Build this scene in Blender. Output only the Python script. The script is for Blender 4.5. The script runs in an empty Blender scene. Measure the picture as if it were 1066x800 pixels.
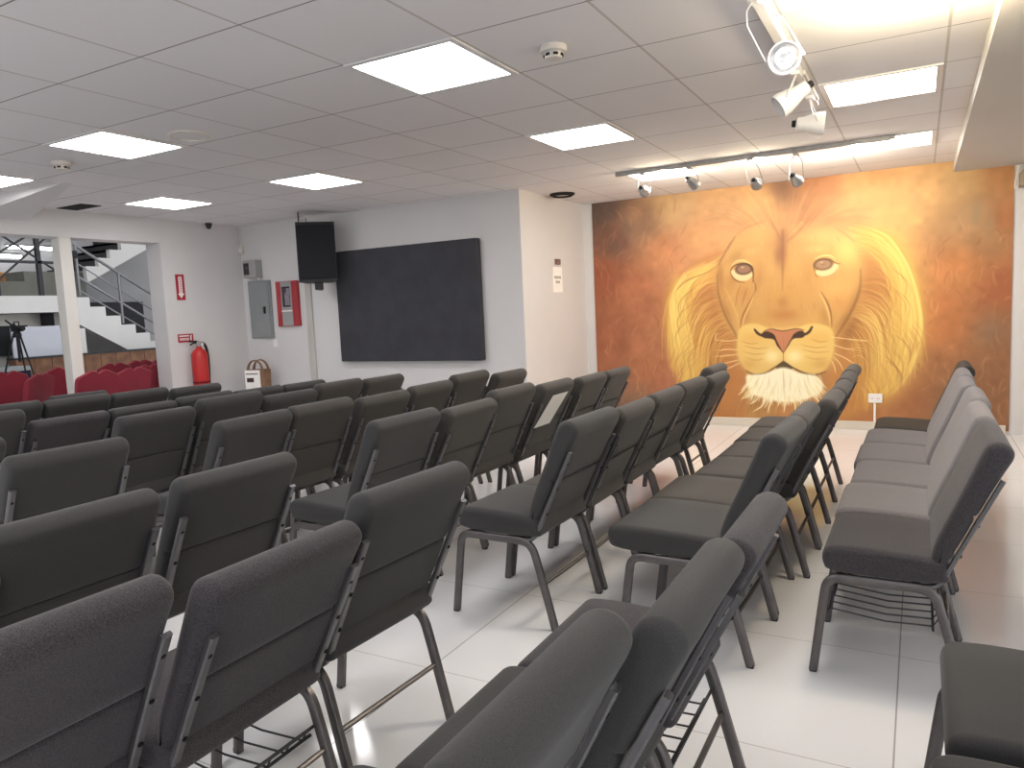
import bpy, bmesh, math, random
import numpy as np
from mathutils import Matrix, Vector
random.seed(7)
S = bpy.context.scene
COL = S.collection
PI = math.pi

# ------------------------------------------------------------------ materials
def lin(c):
    return tuple(((v/255.0)/12.92 if v/255.0 <= .04045 else (((v/255.0)+.055)/1.055)**2.4) for v in c)

def mat(name, rgb, rough=.5, metal=0., spec=.5, noise=None, bump=None, emit=None, sheen=0.):
    m = bpy.data.materials.new(name); m.use_nodes = True
    nt = m.node_tree; b = nt.nodes['Principled BSDF']
    b.inputs['Base Color'].default_value = (*lin(rgb), 1)
    b.inputs['Roughness'].default_value = rough
    b.inputs['Metallic'].default_value = metal
    b.inputs['Specular IOR Level'].default_value = spec
    if sheen:
        b.inputs['Sheen Weight'].default_value = sheen
        b.inputs['Sheen Roughness'].default_value = .5
    if emit:
        b.inputs['Emission Color'].default_value = (*emit[0], 1)
        b.inputs['Emission Strength'].default_value = emit[1]
    if noise or bump:
        tc = nt.nodes.new('ShaderNodeTexCoord')
    if noise:                                   # (scale, second colour, detail)
        n = nt.nodes.new('ShaderNodeTexNoise'); n.inputs['Scale'].default_value = noise[0]
        n.inputs['Detail'].default_value = noise[2] if len(noise) > 2 else 3
        nt.links.new(tc.outputs['Object'], n.inputs['Vector'])
        r = nt.nodes.new('ShaderNodeValToRGB')
        r.color_ramp.elements[0].position = .35; r.color_ramp.elements[1].position = .65
        r.color_ramp.elements[0].color = (*lin(rgb), 1); r.color_ramp.elements[1].color = (*lin(noise[1]), 1)
        nt.links.new(n.outputs['Fac'], r.inputs['Fac']); nt.links.new(r.outputs['Color'], b.inputs['Base Color'])
    if bump:                                    # (scale, strength, distance)
        n2 = nt.nodes.new('ShaderNodeTexNoise'); n2.inputs['Scale'].default_value = bump[0]; n2.inputs['Detail'].default_value = 2
        nt.links.new(tc.outputs['Object'], n2.inputs['Vector'])
        bp = nt.nodes.new('ShaderNodeBump'); bp.inputs['Strength'].default_value = bump[1]; bp.inputs['Distance'].default_value = bump[2]
        nt.links.new(n2.outputs['Fac'], bp.inputs['Height']); nt.links.new(bp.outputs['Normal'], b.inputs['Normal'])
    return m

def grid_mat(name, base, line_x, line_y, px, ox, wx, py, oy, wy, rough, spec, var=0.02, noise_amt=.02, bump=True):
    """tiles in world metres: lines at x = ox + k*px (colour line_x) and y = oy + k*py (colour line_y)"""
    m = bpy.data.materials.new(name); m.use_nodes = True
    nt = m.node_tree; L = nt.links; b = nt.nodes['Principled BSDF']
    b.inputs['Roughness'].default_value = rough; b.inputs['Specular IOR Level'].default_value = spec
    g = nt.nodes.new('ShaderNodeNewGeometry'); sp = nt.nodes.new('ShaderNodeSeparateXYZ'); L.new(g.outputs['Position'], sp.inputs[0])
    def M(op, a, c=None, d=None):
        n = nt.nodes.new('ShaderNodeMath'); n.operation = op
        for i, v in enumerate((a, c, d)):
            if v is None: continue
            if isinstance(v, (int, float)): n.inputs[i].default_value = v
            else: L.new(v, n.inputs[i])
        return n.outputs[0]
    def line(co, p, o, w):
        q = M('DIVIDE', M('SUBTRACT', co, o), p)
        f = M('FRACT', q)
        d = M('MINIMUM', f, M('SUBTRACT', 1.0, f))
        return M('LESS_THAN', M('MULTIPLY', d, p), w/2), M('FLOOR', q)
    lx, ix = line(sp.outputs[0], px, ox, wx); ly, iy = line(sp.outputs[1], py, oy, wy)
    cx = nt.nodes.new('ShaderNodeCombineXYZ'); L.new(ix, cx.inputs[0]); L.new(iy, cx.inputs[1])
    wn = nt.nodes.new('ShaderNodeTexWhiteNoise'); wn.noise_dimensions = '2D'; L.new(cx.outputs[0], wn.inputs['Vector'])
    nz = nt.nodes.new('ShaderNodeTexNoise'); nz.inputs['Scale'].default_value = 1.7; nz.inputs['Detail'].default_value = 3
    L.new(g.outputs['Position'], nz.inputs['Vector'])
    v = M('ADD', M('MULTIPLY', M('SUBTRACT', wn.outputs['Value'], .5), var), M('MULTIPLY', M('SUBTRACT', nz.outputs['Fac'], .5), noise_amt))
    hs = nt.nodes.new('ShaderNodeHueSaturation'); hs.inputs['Color'].default_value = (*lin(base), 1)
    L.new(M('ADD', v, 1.0), hs.inputs['Value'])
    def mix(fac, a, c):
        n = nt.nodes.new('ShaderNodeMix'); n.data_type = 'RGBA'; L.new(fac, n.inputs[0]); L.new(a, n.inputs[6]); n.inputs[7].default_value = (*lin(c), 1); return n.outputs[2]
    col = mix(lx, hs.outputs['Color'], line_x); col = mix(ly, col, line_y)
    L.new(col, b.inputs['Base Color'])
    return m

FAB = {
 'charcoal': mat('fabric_charcoal', (52, 51, 51), .85, 0, .25, (420, (63, 62, 62)), (600, .25, .002), sheen=.12),
 'plum':     mat('fabric_plum', (46, 43, 46), .9, 0, .2, (340, (74, 70, 73)), (420, .35, .003), sheen=.15),
 'slate':    mat('fabric_slate', (104, 101, 105), .9, 0, .2, (300, (124, 119, 122)), (420, .3, .002), sheen=.15),
 'black':    mat('fabric_black', (40, 38, 36), .7, 0, .3, (300, (50, 48, 46)), (500, .25, .002)),
 'warm':     mat('fabric_warm_charcoal', (60, 57, 55), .85, 0, .25, (420, (71, 68, 65)), (600, .25, .002), sheen=.12),
 'red':      mat('fabric_burgundy', (120, 34, 48), .85, 0, .25, (300, (140, 44, 58)), (500, .25, .002), sheen=.1),
}
M_ = dict(
 steel=mat('grey_steel_tube', (96, 92, 92), .38, .7, .5, (30, (104, 99, 99))),
 bar=mat('silver_steel_bar', (108, 107, 109), .38, .75, .5, (30, (114, 113, 115))),
 bolt=mat('dark_bolt', (28, 27, 28), .4, .6),
 foot=mat('rubber_foot', (25, 25, 26), .7),
 wall=mat('painted_wall', (208, 206, 206), .75, 0, .3, (1.3, (212, 210, 210)), (180, .05, .001)),
 wallw=mat('cream_wall', (216, 213, 207), .75, 0, .3, (1.3, (219, 216, 210)), (180, .05, .001)),
 white=mat('white_gloss_paint', (225, 224, 222), .45, 0, .4, (3, (228, 227, 225))),
 soffit=mat('painted_soffit', (190, 186, 180), .7, 0, .3, (1.3, (193, 189, 184))),
 base=mat('pale_baseboard', (205, 198, 184), .4, 0, .5, (4, (210, 203, 190))),
 frame=mat('light_frame', (215, 213, 212), .4, 0, .5, (4, (218, 216, 215))),
 diff=mat('led_diffuser', (240, 240, 240), .5, emit=((1., .985, .985), 10.5)),
 tube=mat('tube_diffuser', (240, 240, 240), .5, emit=((1., 1., 1.), 7.)),
 black=mat('black_plastic', (22, 22, 26), .55, 0, .4, (40, (26, 26, 30))),
 grille=mat('black_speaker_grille', (17, 17, 22), .7, .2, .3, (500, (30, 30, 36))),
 cover=mat('black_screen_cover', (56, 56, 61), .8, 0, .25, (5, (62, 62, 67)), (300, .1, .001)),
 panelgrey=mat('grey_enamel', (142, 144, 145), .45, .1, .5, (8, (134, 140, 142))),
 boxgrey=mat('grey_box_plastic', (150, 150, 150), .5, 0, .5, (8, (156, 156, 156))),
 red=mat('red_enamel', (178, 34, 34), .35, 0, .5, (6, (186, 40, 38))),
 redpaint=mat('red_panel', (160, 48, 54), .4, 0, .5, (6, (168, 54, 60))),
 signred=mat('sign_red', (160, 30, 42), .5, 0, .5, (30, (168, 36, 48))),
 signwhite=mat('sign_white', (232, 222, 222), .5, 0, .5, (30, (236, 228, 228))),
 glass=mat('dark_glass', (40, 36, 42), .15, 0, .6, (9, (52, 46, 54))),
 paper=mat('white_paper', (238, 236, 232), .8, 0, .2, (12, (242, 240, 236))),
 ink=mat('grey_print', (120, 112, 108), .8, 0, .2, (60, (140, 130, 126))),
 inkdark=mat('dark_print', (60, 46, 46), .8, 0, .2, (60, (80, 60, 58))),
 kraft=mat('kraft_paper', (130, 100, 78), .8, 0, .2, (14, (142, 112, 88))),
 wood=mat('reddish_wood', (112, 76, 54), .5, 0, .4, (6, (138, 98, 70)), None),
 tread=mat('dark_tread', (46, 46, 50), .5, 0, .4, (10, (54, 54, 58))),
 inox=mat('stainless_tube', (140, 140, 144), .4, .75, .5, (20, (148, 148, 152))),
 darkmetal=mat('dark_painted_metal', (58, 58, 62), .5, .3, .4, (20, (66, 66, 70))),
 board=mat('black_board', (36, 40, 44), .6, 0, .4, (5, (42, 46, 50))),
 navy=mat('navy_cloth', (34, 38, 58), .9, 0, .2, (30, (40, 44, 64))),
 desk=mat('grey_desk', (150, 158, 158), .5, 0, .4, (9, (158, 166, 166))),
 annexwall=mat('annex_grey_wall', (176, 176, 178), .8, 0, .3, (2, (182, 182, 184))),
 annexdark=mat('annex_dark_ceiling', (96, 98, 104), .8, 0, .3, (2, (104, 106, 112))),
 tan=mat('tan_poster', (190, 140, 80), .7, 0, .3, (5, (130, 80, 40))),
 silver=mat('silver_lamp_metal', (150, 150, 150), .35, .6, .5, (30, (165, 165, 165))),
 whitemetal=mat('white_lamp_metal', (226, 224, 222), .4, 0, .5, (30, (230, 228, 226))),
 reflector=mat('lamp_reflector', (176, 176, 180), .3, .3, .5, (30, (220, 220, 222))),
 cfl=mat('spiral_bulb', (245, 245, 245), .3, 0, .5, emit=((1., .97, .93), .12)),
 vent=mat('dark_vent_gap', (34, 33, 34), .8, 0, .2, (20, (40, 39, 40))),
 detector=mat('ivory_plastic', (205, 198, 190), .5, 0, .4, (20, (209, 202, 195))),
 acbox=mat('taupe_box', (150, 138, 118), .6, 0, .4, (8, (156, 144, 124))),
)
M_['ceil'] = grid_mat('ceiling_tiles', (222, 219, 220), (192, 185, 180), (140, 136, 136), .615, -.510, .013, .6, 2.76, .008, .9, .15, .05, .03)
M_['floor'] = grid_mat('polished_floor_tiles', (228, 227, 228), (166, 162, 160), (186, 183, 181), .79, -.055, .005, .79, 2.19, .004, .1, .5, .015, .015)

# ------------------------------------------------------------------ mesh collecting
class MB:
    def __init__(self): self.v = []; self.f = []; self.m = []
    def add(self, vs, fs, mi=0):
        o = len(self.v); self.v += [tuple(p) for p in vs]
        self.f += [tuple(i+o for i in f) for f in fs]; self.m += [mi]*len(fs); return self
    def box(self, x0, x1, y0, y1, z0, z1, mi=0, bev=0.0):
        if bev <= 0:
            vs = [(x, y, z) for x in (x0, x1) for y in (y0, y1) for z in (z0, z1)]
            return self.add(vs, [(0, 1, 3, 2), (4, 6, 7, 5), (0, 4, 5, 1), (2, 3, 7, 6), (0, 2, 6, 4), (1, 5, 7, 3)], mi)
        bm = bmesh.new(); bmesh.ops.create_cube(bm, size=1)
        bmesh.ops.scale(bm, vec=(x1-x0, y1-y0, z1-z0), verts=bm.verts)
        bmesh.ops.translate(bm, vec=((x0+x1)/2, (y0+y1)/2, (z0+z1)/2), verts=bm.verts)
        bmesh.ops.bevel(bm, geom=bm.edges[:], offset=bev, segments=2, profile=.6, affect='EDGES')
        bm.verts.index_update()
        self.add([v.co[:] for v in bm.verts], [[v.index for v in f.verts] for f in bm.faces], mi); bm.free(); return self
    def tube(self, path, r, n=8, mi=0, flat=1.0, cap=True, up=None, sq=1.0):
        """sweep along a path; r may be a list; flat squeezes across 'up'"""
        P = [Vector(p) for p in path]; k = len(P)
        if not isinstance(r, (list, tuple)): r = [r]*k
        T = [((P[min(i+1, k-1)]-P[max(i-1, 0)]).normalized()) for i in range(k)]
        u = Vector(up) if up else (Vector((0, 0, 1)) if abs(T[0].z) < .9 else Vector((1, 0, 0)))
        rings = []; vs = []
        for i in range(k):
            a = (u - T[i]*u.dot(T[i])).normalized(); b = T[i].cross(a); u = a if not up else u
            for j in range(n):
                th = 2*PI*(j+.5)/n; c, s = math.cos(th), math.sin(th)
                if sq < 1:
                    c = math.copysign(abs(c)**sq, c); s = math.copysign(abs(s)**sq, s)
                vs.append(P[i] + a*(c*r[i]*flat) + b*(s*r[i]))
        fs = []
        for i in range(k-1):
            for j in range(n):
                fs.append((i*n+j, i*n+(j+1) % n, (i+1)*n+(j+1) % n, (i+1)*n+j))
        if cap: fs += [tuple(range(n-1, -1, -1)), tuple(range((k-1)*n, k*n))]
        return self.add(vs, fs, mi)
    def lathe(self, prof, c=(0, 0, 0), axis=(0, 0, 1), n=20, mi=0):
        ax = Vector(axis).normalized(); q = Vector((0, 0, 1)).rotation_difference(ax); c = Vector(c); vs = []; fs = []
        for (r, z) in prof:
            for j in range(n):
                th = 2*PI*j/n; vs.append(c + q @ Vector((r*math.cos(th), r*math.sin(th), z)))
        for i in range(len(prof)-1):
            for j in range(n): fs.append((i*n+j, i*n+(j+1) % n, (i+1)*n+(j+1) % n, (i+1)*n+j))
        fs += [tuple(range(n-1, -1, -1)), tuple(range((len(prof)-1)*n, len(prof)*n))]
        return self.add(vs, fs, mi)
    def prism(self, poly, to3, d, mi=0):
        """poly: 2-D outline; to3(p, t) -> 3-D, t in (0, d)"""
        n = len(poly); vs = [to3(p, 0) for p in poly] + [to3(p, d) for p in poly]
        fs = [tuple(range(n-1, -1, -1)), tuple(range(n, 2*n))] + [(i, (i+1) % n, n+(i+1) % n, n+i) for i in range(n)]
        return self.add(vs, fs, mi)
    def loft_y(self, prof, halfw, corner, mi=0, seg=5):
        """closed profile in xz swept across y with rounded ends (profile shrinks along its normals)"""
        n = len(prof); P = [Vector((p[0], p[1])) for p in prof]; area = sum(P[i].x*P[(i+1) % n].y-P[(i+1) % n].x*P[i].y for i in range(n))
        N = []
        for i in range(n):
            t = (P[(i+1) % n]-P[i-1]).normalized(); nn = Vector((t.y, -t.x)); N.append(nn if area > 0 else -nn)
        for _ in range(3): N = [(N[i-1]+N[i]*2+N[(i+1) % n]).normalized() for i in range(n)]
        st = []
        for k in range(seg+1):
            a = PI/2*k/seg; st.append((-halfw + corner*(1-math.sin(a)), corner*(1-math.cos(PI/2-a)) if False else corner*(1-math.sin(PI/2-a)) ))
        # st: y from -halfw+corner outward to -halfw, inset 0..corner
        ys = [(y, ins) for (y, ins) in reversed(st)]
        mid = [(-halfw*.45, 0), (0, 0), (halfw*.45, 0)]
        full = ys + mid + [(-y, ins) for (y, ins) in reversed(ys)]
        vs = []
        for (y, ins) in full:
            for i in range(n):
                p = P[i]-N[i]*ins*.95; vs.append((p.x, y, p.y))
        fs = []
        for r in range(len(full)-1):
            for i in range(n): fs.append((r*n+i, (r+1)*n+i, (r+1)*n+(i+1) % n, r*n+(i+1) % n))
        fs += [tuple(range(n)), tuple(range(len(full)*n-1, (len(full)-1)*n-1, -1))]
        return self.add(vs, fs, mi)
    def xf(self, mtx):
        self.v = [tuple(mtx @ Vector(p)) for p in self.v]; return self
    def build(self, name, mats, parent=None, smooth=False, angle=40):
        me = bpy.data.meshes.new(name); me.from_pydata(self.v, [], self.f)
        if not isinstance(mats, (list, tuple)): mats = [mats]
        for m in mats: me.materials.append(m)
        me.polygons.foreach_set('material_index', self.m)
        bm = bmesh.new(); bm.from_mesh(me); bmesh.ops.recalc_face_normals(bm, faces=bm.faces[:]); bm.to_mesh(me); bm.free()
        if smooth:
            me.shade_smooth()
            try: me.set_sharp_from_angle(angle=math.radians(angle))
            except Exception: pass
        o = bpy.data.objects.new(name, me); COL.objects.link(o)
        if parent: o.parent = parent
        return o

def bez(p, n=8):
    p = [Vector(q) for q in p]; out = []
    for i in range(n+1):
        t = i/n; a = list(p)
        while len(a) > 1: a = [a[j].lerp(a[j+1], t) for j in range(len(a)-1)]
        out.append(a[0])
    return out
def crom(pts, sub=4, closed=True):
    n = len(pts); out = []
    rng = range(n) if closed else range(n-1)
    for i in rng:
        p0, p1, p2, p3 = [Vector(pts[(i+k) % n] if closed else pts[max(0, min(n-1, i+k))]) for k in (-1, 0, 1, 2)]
        for s in range(sub):
            t = s/sub
            out.append(.5*((2*p1)+(p2-p0)*t+(2*p0-5*p1+4*p2-p3)*t*t+(3*p1-p0-3*p2+p3)*t**3))
    if not closed: out.append(Vector(pts[-1]))
    return out

def tag(o, label=None, cat=None, group=None, kind=None):
    if label: o['label'] = label
    if cat: o['category'] = cat
    if group: o['group'] = group
    if kind: o['kind'] = kind
    return o
def empty(name, loc=(0, 0, 0), rz=0.):
    o = bpy.data.objects.new(name, None); COL.objects.link(o); o.location = loc; o.rotation_euler = (0, 0, rz); o.empty_display_size = .1
    return o
def struct(name, mb, m, **k): return tag(mb.build(name, m, **k), kind='structure')
KIDS = {}
def copy_tree(o, parent=None, swap=None):
    c = o.copy(); COL.objects.link(c); c.parent = parent
    if swap and o.data in swap: c.data = swap[o.data]
    for ch in list(o.children): copy_tree(ch, c, swap)
    return c

H = 2.52          # ceiling height
# ------------------------------------------------------------------ room shell
XL, XR, YB, YF = -7.35, 1.7, 8.04, -3.6
struct('floor', MB().box(-18, XR+.2, YF-.2, 13, -.1, 0), M_['floor'])
struct('ceiling', MB().box(XL-.24, XR+.2, YF-.2, YB+.2, H, H+.06), M_['ceil'])
struct('wall_back', MB().box(-3.43, XR+.2, YB, YB+.2, 0, H), M_['wall'])
struct('wall_right', MB().box(XR, XR+.2, 2.6, YB, 0, H), M_['wall'])
# block that carries the black screen; its end face is the return next to the mural
struct('wall_screen', MB().box(XL-.24, -3.43, 6.48, YB+.2, 0, H), M_['wall'])
# left wall with two openings, slim post between them
struct('wall_left', MB().box(XL-.24, XL, 5.37, 6.48, 0, H).box(XL-.24, XL, YF, 5.37, 2.26, H).box(XL-.24, XL, YF, 1.1, 0, 2.26), M_['wall'])
struct('pillar', MB().box(XL-.13, XL, 4.27, 4.39, 0, 2.26, 0, .006), M_['wallw'])
struct('trim_1', MB().box(.26, XR, YF, YB-.012, H-.10, H), M_['soffit'])          # dropped soffit on the right
struct('baseboard_back', MB().box(-3.43, .70, YB-.026, YB, 0, .085, 0, .004), M_['base'])
struct('trim_2', MB().box(-6.31, -6.22, 6.455, 6.48, 0, H-.01, 0, .004), mat('cable_trunking', (186, 182, 178), .6, 0, .3, (4, (190, 186, 182))))
# sloping boxed drop at the left edge of the ceiling
struct('trim_3', MB().prism([(-6.3, H), (-8.6, H), (-8.6, H-.42)], lambda p, t: (max(p[0], XL), 3.55+t, p[1] if p[0] > XL else p[1]), .0).add([], []) if False else
       MB().add([(-5.95, 3.55, H), (XL, 3.45, H), (XL, 3.45, H-.16), (-5.95, 3.62, H), (XL, 4.1, H), (XL, 4.02, H-.12)],
                [(0, 1, 2), (3, 5, 4), (0, 2, 5, 3), (0, 3, 4, 1), (1, 4, 5, 2)]), M_['wall'])

# ------------------------------------------------------------------ ceiling fittings
def ceiling_light(x, y, label, first=[None]):
    if first[0] is None:
        t = empty('ceiling_light', (x, y, H))
        f = MB(); a, b = .302, .272
        f.box(-a, a, -a, -b, -.008, 0).box(-a, a, b, a, -.008, 0).box(-a, -b, -b, b, -.008, 0).box(b, a, -b, b, -.008, 0)
        f.build('light_frame', M_['frame'], t)
        MB().box(-b, b, -b, b, -.005, -.001).build('diffuser', M_['diff'], t)
        first[0] = t
    else:
        t = copy_tree(first[0]); t.location = (x, y, H)
    return tag(t, label, 'ceiling light', 'square led panels in the ceiling')
LX = [-.205, -2.05, -4.52, -6.37]
for (x, y, l) in [
    (-2.05, 3.06, 'largest square ceiling panel light, ahead of the smoke detector with dark slots'),
    (-2.05, 4.86, 'square ceiling panel light between the biggest panel and the mural spotlights'),
    (-2.05, 6.66, 'square ceiling panel light half behind the spotlight track by the mural'),
    (-4.52, 3.06, 'square ceiling panel light beside the round ceiling speaker'),
    (-4.52, 4.86, 'square ceiling panel light nearest the hanging black loudspeaker'),
    (-6.32, 4.76, 'smallest square panel light, nearest the fire extinguisher wall'),
    (-6.25, 3.06, 'square panel light cut by the picture edge near the sloping drop'),
    (-.205, 4.86, 'square ceiling panel light just past the end of the white lamp track'),
    (-.205, 6.66, 'square ceiling panel light next to the soffit and nearest the mural'),
    (-.205, 3.06, 'square ceiling panel light above the start of the white lamp track'),
    (-2.05, 1.26, 'added unseen ceiling panel light directly over the nearest rows of chairs'),  # from here on: unseen panels, added to light the hall
    (-4.52, 1.26, 'added unseen ceiling panel light over the near rows by the openings'),
    (-2.05, -.54, 'added unseen ceiling panel light behind the nearest rows of chairs'),
    (-4.52, -.54, 'added unseen ceiling panel light at the rear corner of the hall'),
    (-.205, -.9, 'added unseen ceiling panel light behind the viewer by the soffit')]:
    ceiling_light(x, y, l)

def detector(name, x, y, r, h, label, cat, slots=True):
    t = empty(name, (x, y, H))
    MB().lathe([(r, 0), (r, -h*.35), (r*.96, -h*.45), (r*.7, -h*.55), (r*.62, -h*.95), (r*.45, -h)], n=28).build('housing', M_['detector'], t, True)
    if slots:
        m = MB()
        for k in range(7):
            a = 2*PI*k/7; c, s = math.cos(a), math.sin(a)
            m.tube([(r*.66*math.cos(a-.25), r*.66*math.sin(a-.25), -h*.72), (r*.67*c, r*.67*s, -h*.72), (r*.66*math.cos(a+.25), r*.66*math.sin(a+.25), -h*.72)], .0065, 6)
        m.build('slots', M_['black'], t)
    return tag(t, label, cat)
detector('smoke_detector', -1.45, 3.13, .062, .055, 'ivory smoke detector beside the largest ceiling panel light', 'smoke detector')
detector('smoke_detector', -5.24, 3.12, .065, .055, 'ivory smoke detector near the sloping ceiling drop', 'smoke detector')
t = empty('ceiling_speaker', (-3.96, 3.17, H))
MB().lathe([(.125, 0), (.125, -.008), (.11, -.014), (.108, -.006)], n=32).build('rim', M_['detector'], t, True)
MB().lathe([(.108, -.002), (.108, -.007), (.05, -.012), (.0, -.013)], n=32).build('grille', M_['frame'], t, True)
tag(t, 'round flat speaker grille set in the ceiling by a panel light', 'ceiling speaker')
t = empty('ceiling_vent', (-3.25, 7.1, H))
MB().lathe([(.13, 0), (.13, -.012), (.10, -.03), (.09, -.012)], n=28).build('rim', M_['vent'], t, True)
MB().lathe([(.088, -.004), (.088, -.012), (.0, -.016)], n=28).build('disc', M_['detector'], t, True)
tag(t, 'round dark-rimmed vent in the ceiling above the mural corner', 'ceiling vent')
tag(MB().box(-7.25, -6.85, 4.22, 4.42, H-.006, H-.0005, 0, .002).build('ceiling_hatch', M_['vent']), 'dark open gap in the ceiling above the slim white post', 'ceiling hatch')

# lamp tracks
def spot_head(t, c, aim, r=.055, l=.11, yoke_top=None, metal='silver', bulb=False, side=(1, 0, 0), slot=True):
    """round can with yoke arms; aim = direction the open mouth faces"""
    c = Vector(c); a = Vector(aim).normalized(); s = Vector(side); s = (s - a*s.dot(a)).normalized()
    hd = MB()
    hd.lathe([(r*.35, -l*.75), (r*.55, -l*.72), (r*.62, -l*.45), (r*.8, -l*.25), (r, l*.05), (r*1.02, l*.25), (r*.94, l*.26), (r*.9, l*.1), (r*.5, -l*.2)], c, a, 24)
    head = hd.build('lamp_head', M_[metal], t, True)
    if bulb:
        bp = []
        q = Vector((0, 0, 1)).rotation_difference(a)
        for k in range(40):
            th = k/39*4.2*PI; rr = r*(.25+.3*abs(math.sin(k/39*PI)))
            bp.append(c + q @ Vector((rr*math.cos(th), rr*math.sin(th), -l*.05+l*.3*k/39)))
        MB().tube(bp, r*.13, 6).build('bulb', M_['cfl'], head, True)
        MB().lathe([(r*.9, l*.02), (r*.86, l*.04), (r*.4, -l*.15)], c, a, 24).build('reflector', M_['reflector'], head, True)
    else:
        MB().lathe([(r*.26, -l*.9), (r*.3, -l*.86), (r*.3, -l*.7)], c, a, 16).build('lamp_socket', M_['black'], head, True)
    top = Vector(yoke_top)
    yk = MB()
    w = r*1.18
    for sg in (-1, 1):
        yk.tube([top + s*sg*.008, top.lerp(c, .12) + s*sg*w*.55, top.lerp(c, .35) + s*sg*w*.9, c + s*sg*w, c + s*sg*(r*.9)], .0032, 6)
    yk.build('yoke', M_[metal], t, True)
    return head

tt = empty('lamp_track', (0, 0, H))
tt.location = (-.56, 3.85, H)
MB().box(-.021, .021, -1.3, 1.05, -.034, 0, 0, .004).build('rail', M_['whitemetal'], tt)
MB().box(-.014, .014, 1.05, 1.09, -.03, -.002, 0, .003).build('end_cap', M_['whitemetal'], tt)
MB().box(.022, .034, .35, .95, -.03, -.004, 0, .003).build('feed_cable_cover', M_['base'], tt)
tag(tt, 'white lamp track running along the ceiling towards the mural', 'lamp track')
tk = empty('lamp_track', (-1.45, 6.36, H))
MB().box(-.93, 1.25, -.02, .02, -.034, 0, 0, .004).build('rail', M_['silver'], tk)
MB().box(1.25, 1.28, -.016, .016, -.03, -.002, 0, .003).build('end_cap', M_['silver'], tk)
tag(tk, 'grey lamp track across the ceiling in front of the mural', 'lamp track')

def lamp(loc, c, aim, label, metal, r, l, bulb=False, side=(1, 0, 0)):
    t = empty('track_spotlight', loc)
    L = Vector(loc)
    MB().box(-.022, .022, -.035, .035, -.05, -.034+.001, 0, .004).build('adapter', M_[metal], t)
    spot_head(t, Vector(c)-L, aim, r, l, (0, 0, -.05), metal, bulb, side)
    return tag(t, label, 'spotlight', 'track spotlights')
ZT = H
lamp((-.56, 3.02, ZT), (-.475, 3.19, 2.295), (.1, -1, -.30), 'white spotlight showing a spiral bulb in its round mouth', 'whitemetal', .062, .15, True)
lamp((-.56, 4.12, ZT), (-.60, 4.04, 2.33), (-.9, -.35, -.62), 'white spotlight tilted down and sideways in the middle of the white track', 'whitemetal', .06, .17, False, (0, 1, 0))
lamp((-.56, 4.66, ZT), (-.515, 4.60, 2.32), (1, .15, -.1), 'white spotlight at the mural end of the white track', 'whitemetal', .062, .15, False, (0, 1, 0))
lamp((-.56, 2.45, ZT), (-.47, 2.45, 2.38), (1, .35, .28), 'white spotlight turned towards the soffit at the near end of the white track', 'whitemetal', .06, .15, False, (0, 1, 0))
for (x, dx, z, aim, l) in [(-2.13, 0, 2.335, (.0, 1, -.22), 'grey mural spotlight nearest the wall return'),
                        (-1.72, .03, 2.345, (.45, .7, -.5), 'grey mural spotlight hanging second from the wall return'),
                        (-1.22, .04, 2.285, (.05, 1, -.2), 'grey mural spotlight third from the wall return'),
                        (-.87, .0, 2.275, (.25, .9, -.35), 'grey mural spotlight nearest the white lamp track')]:
    lamp((x, 6.36, ZT), (x+dx, 6.38, z), aim, l, 'silver', .048, .11)

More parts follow.
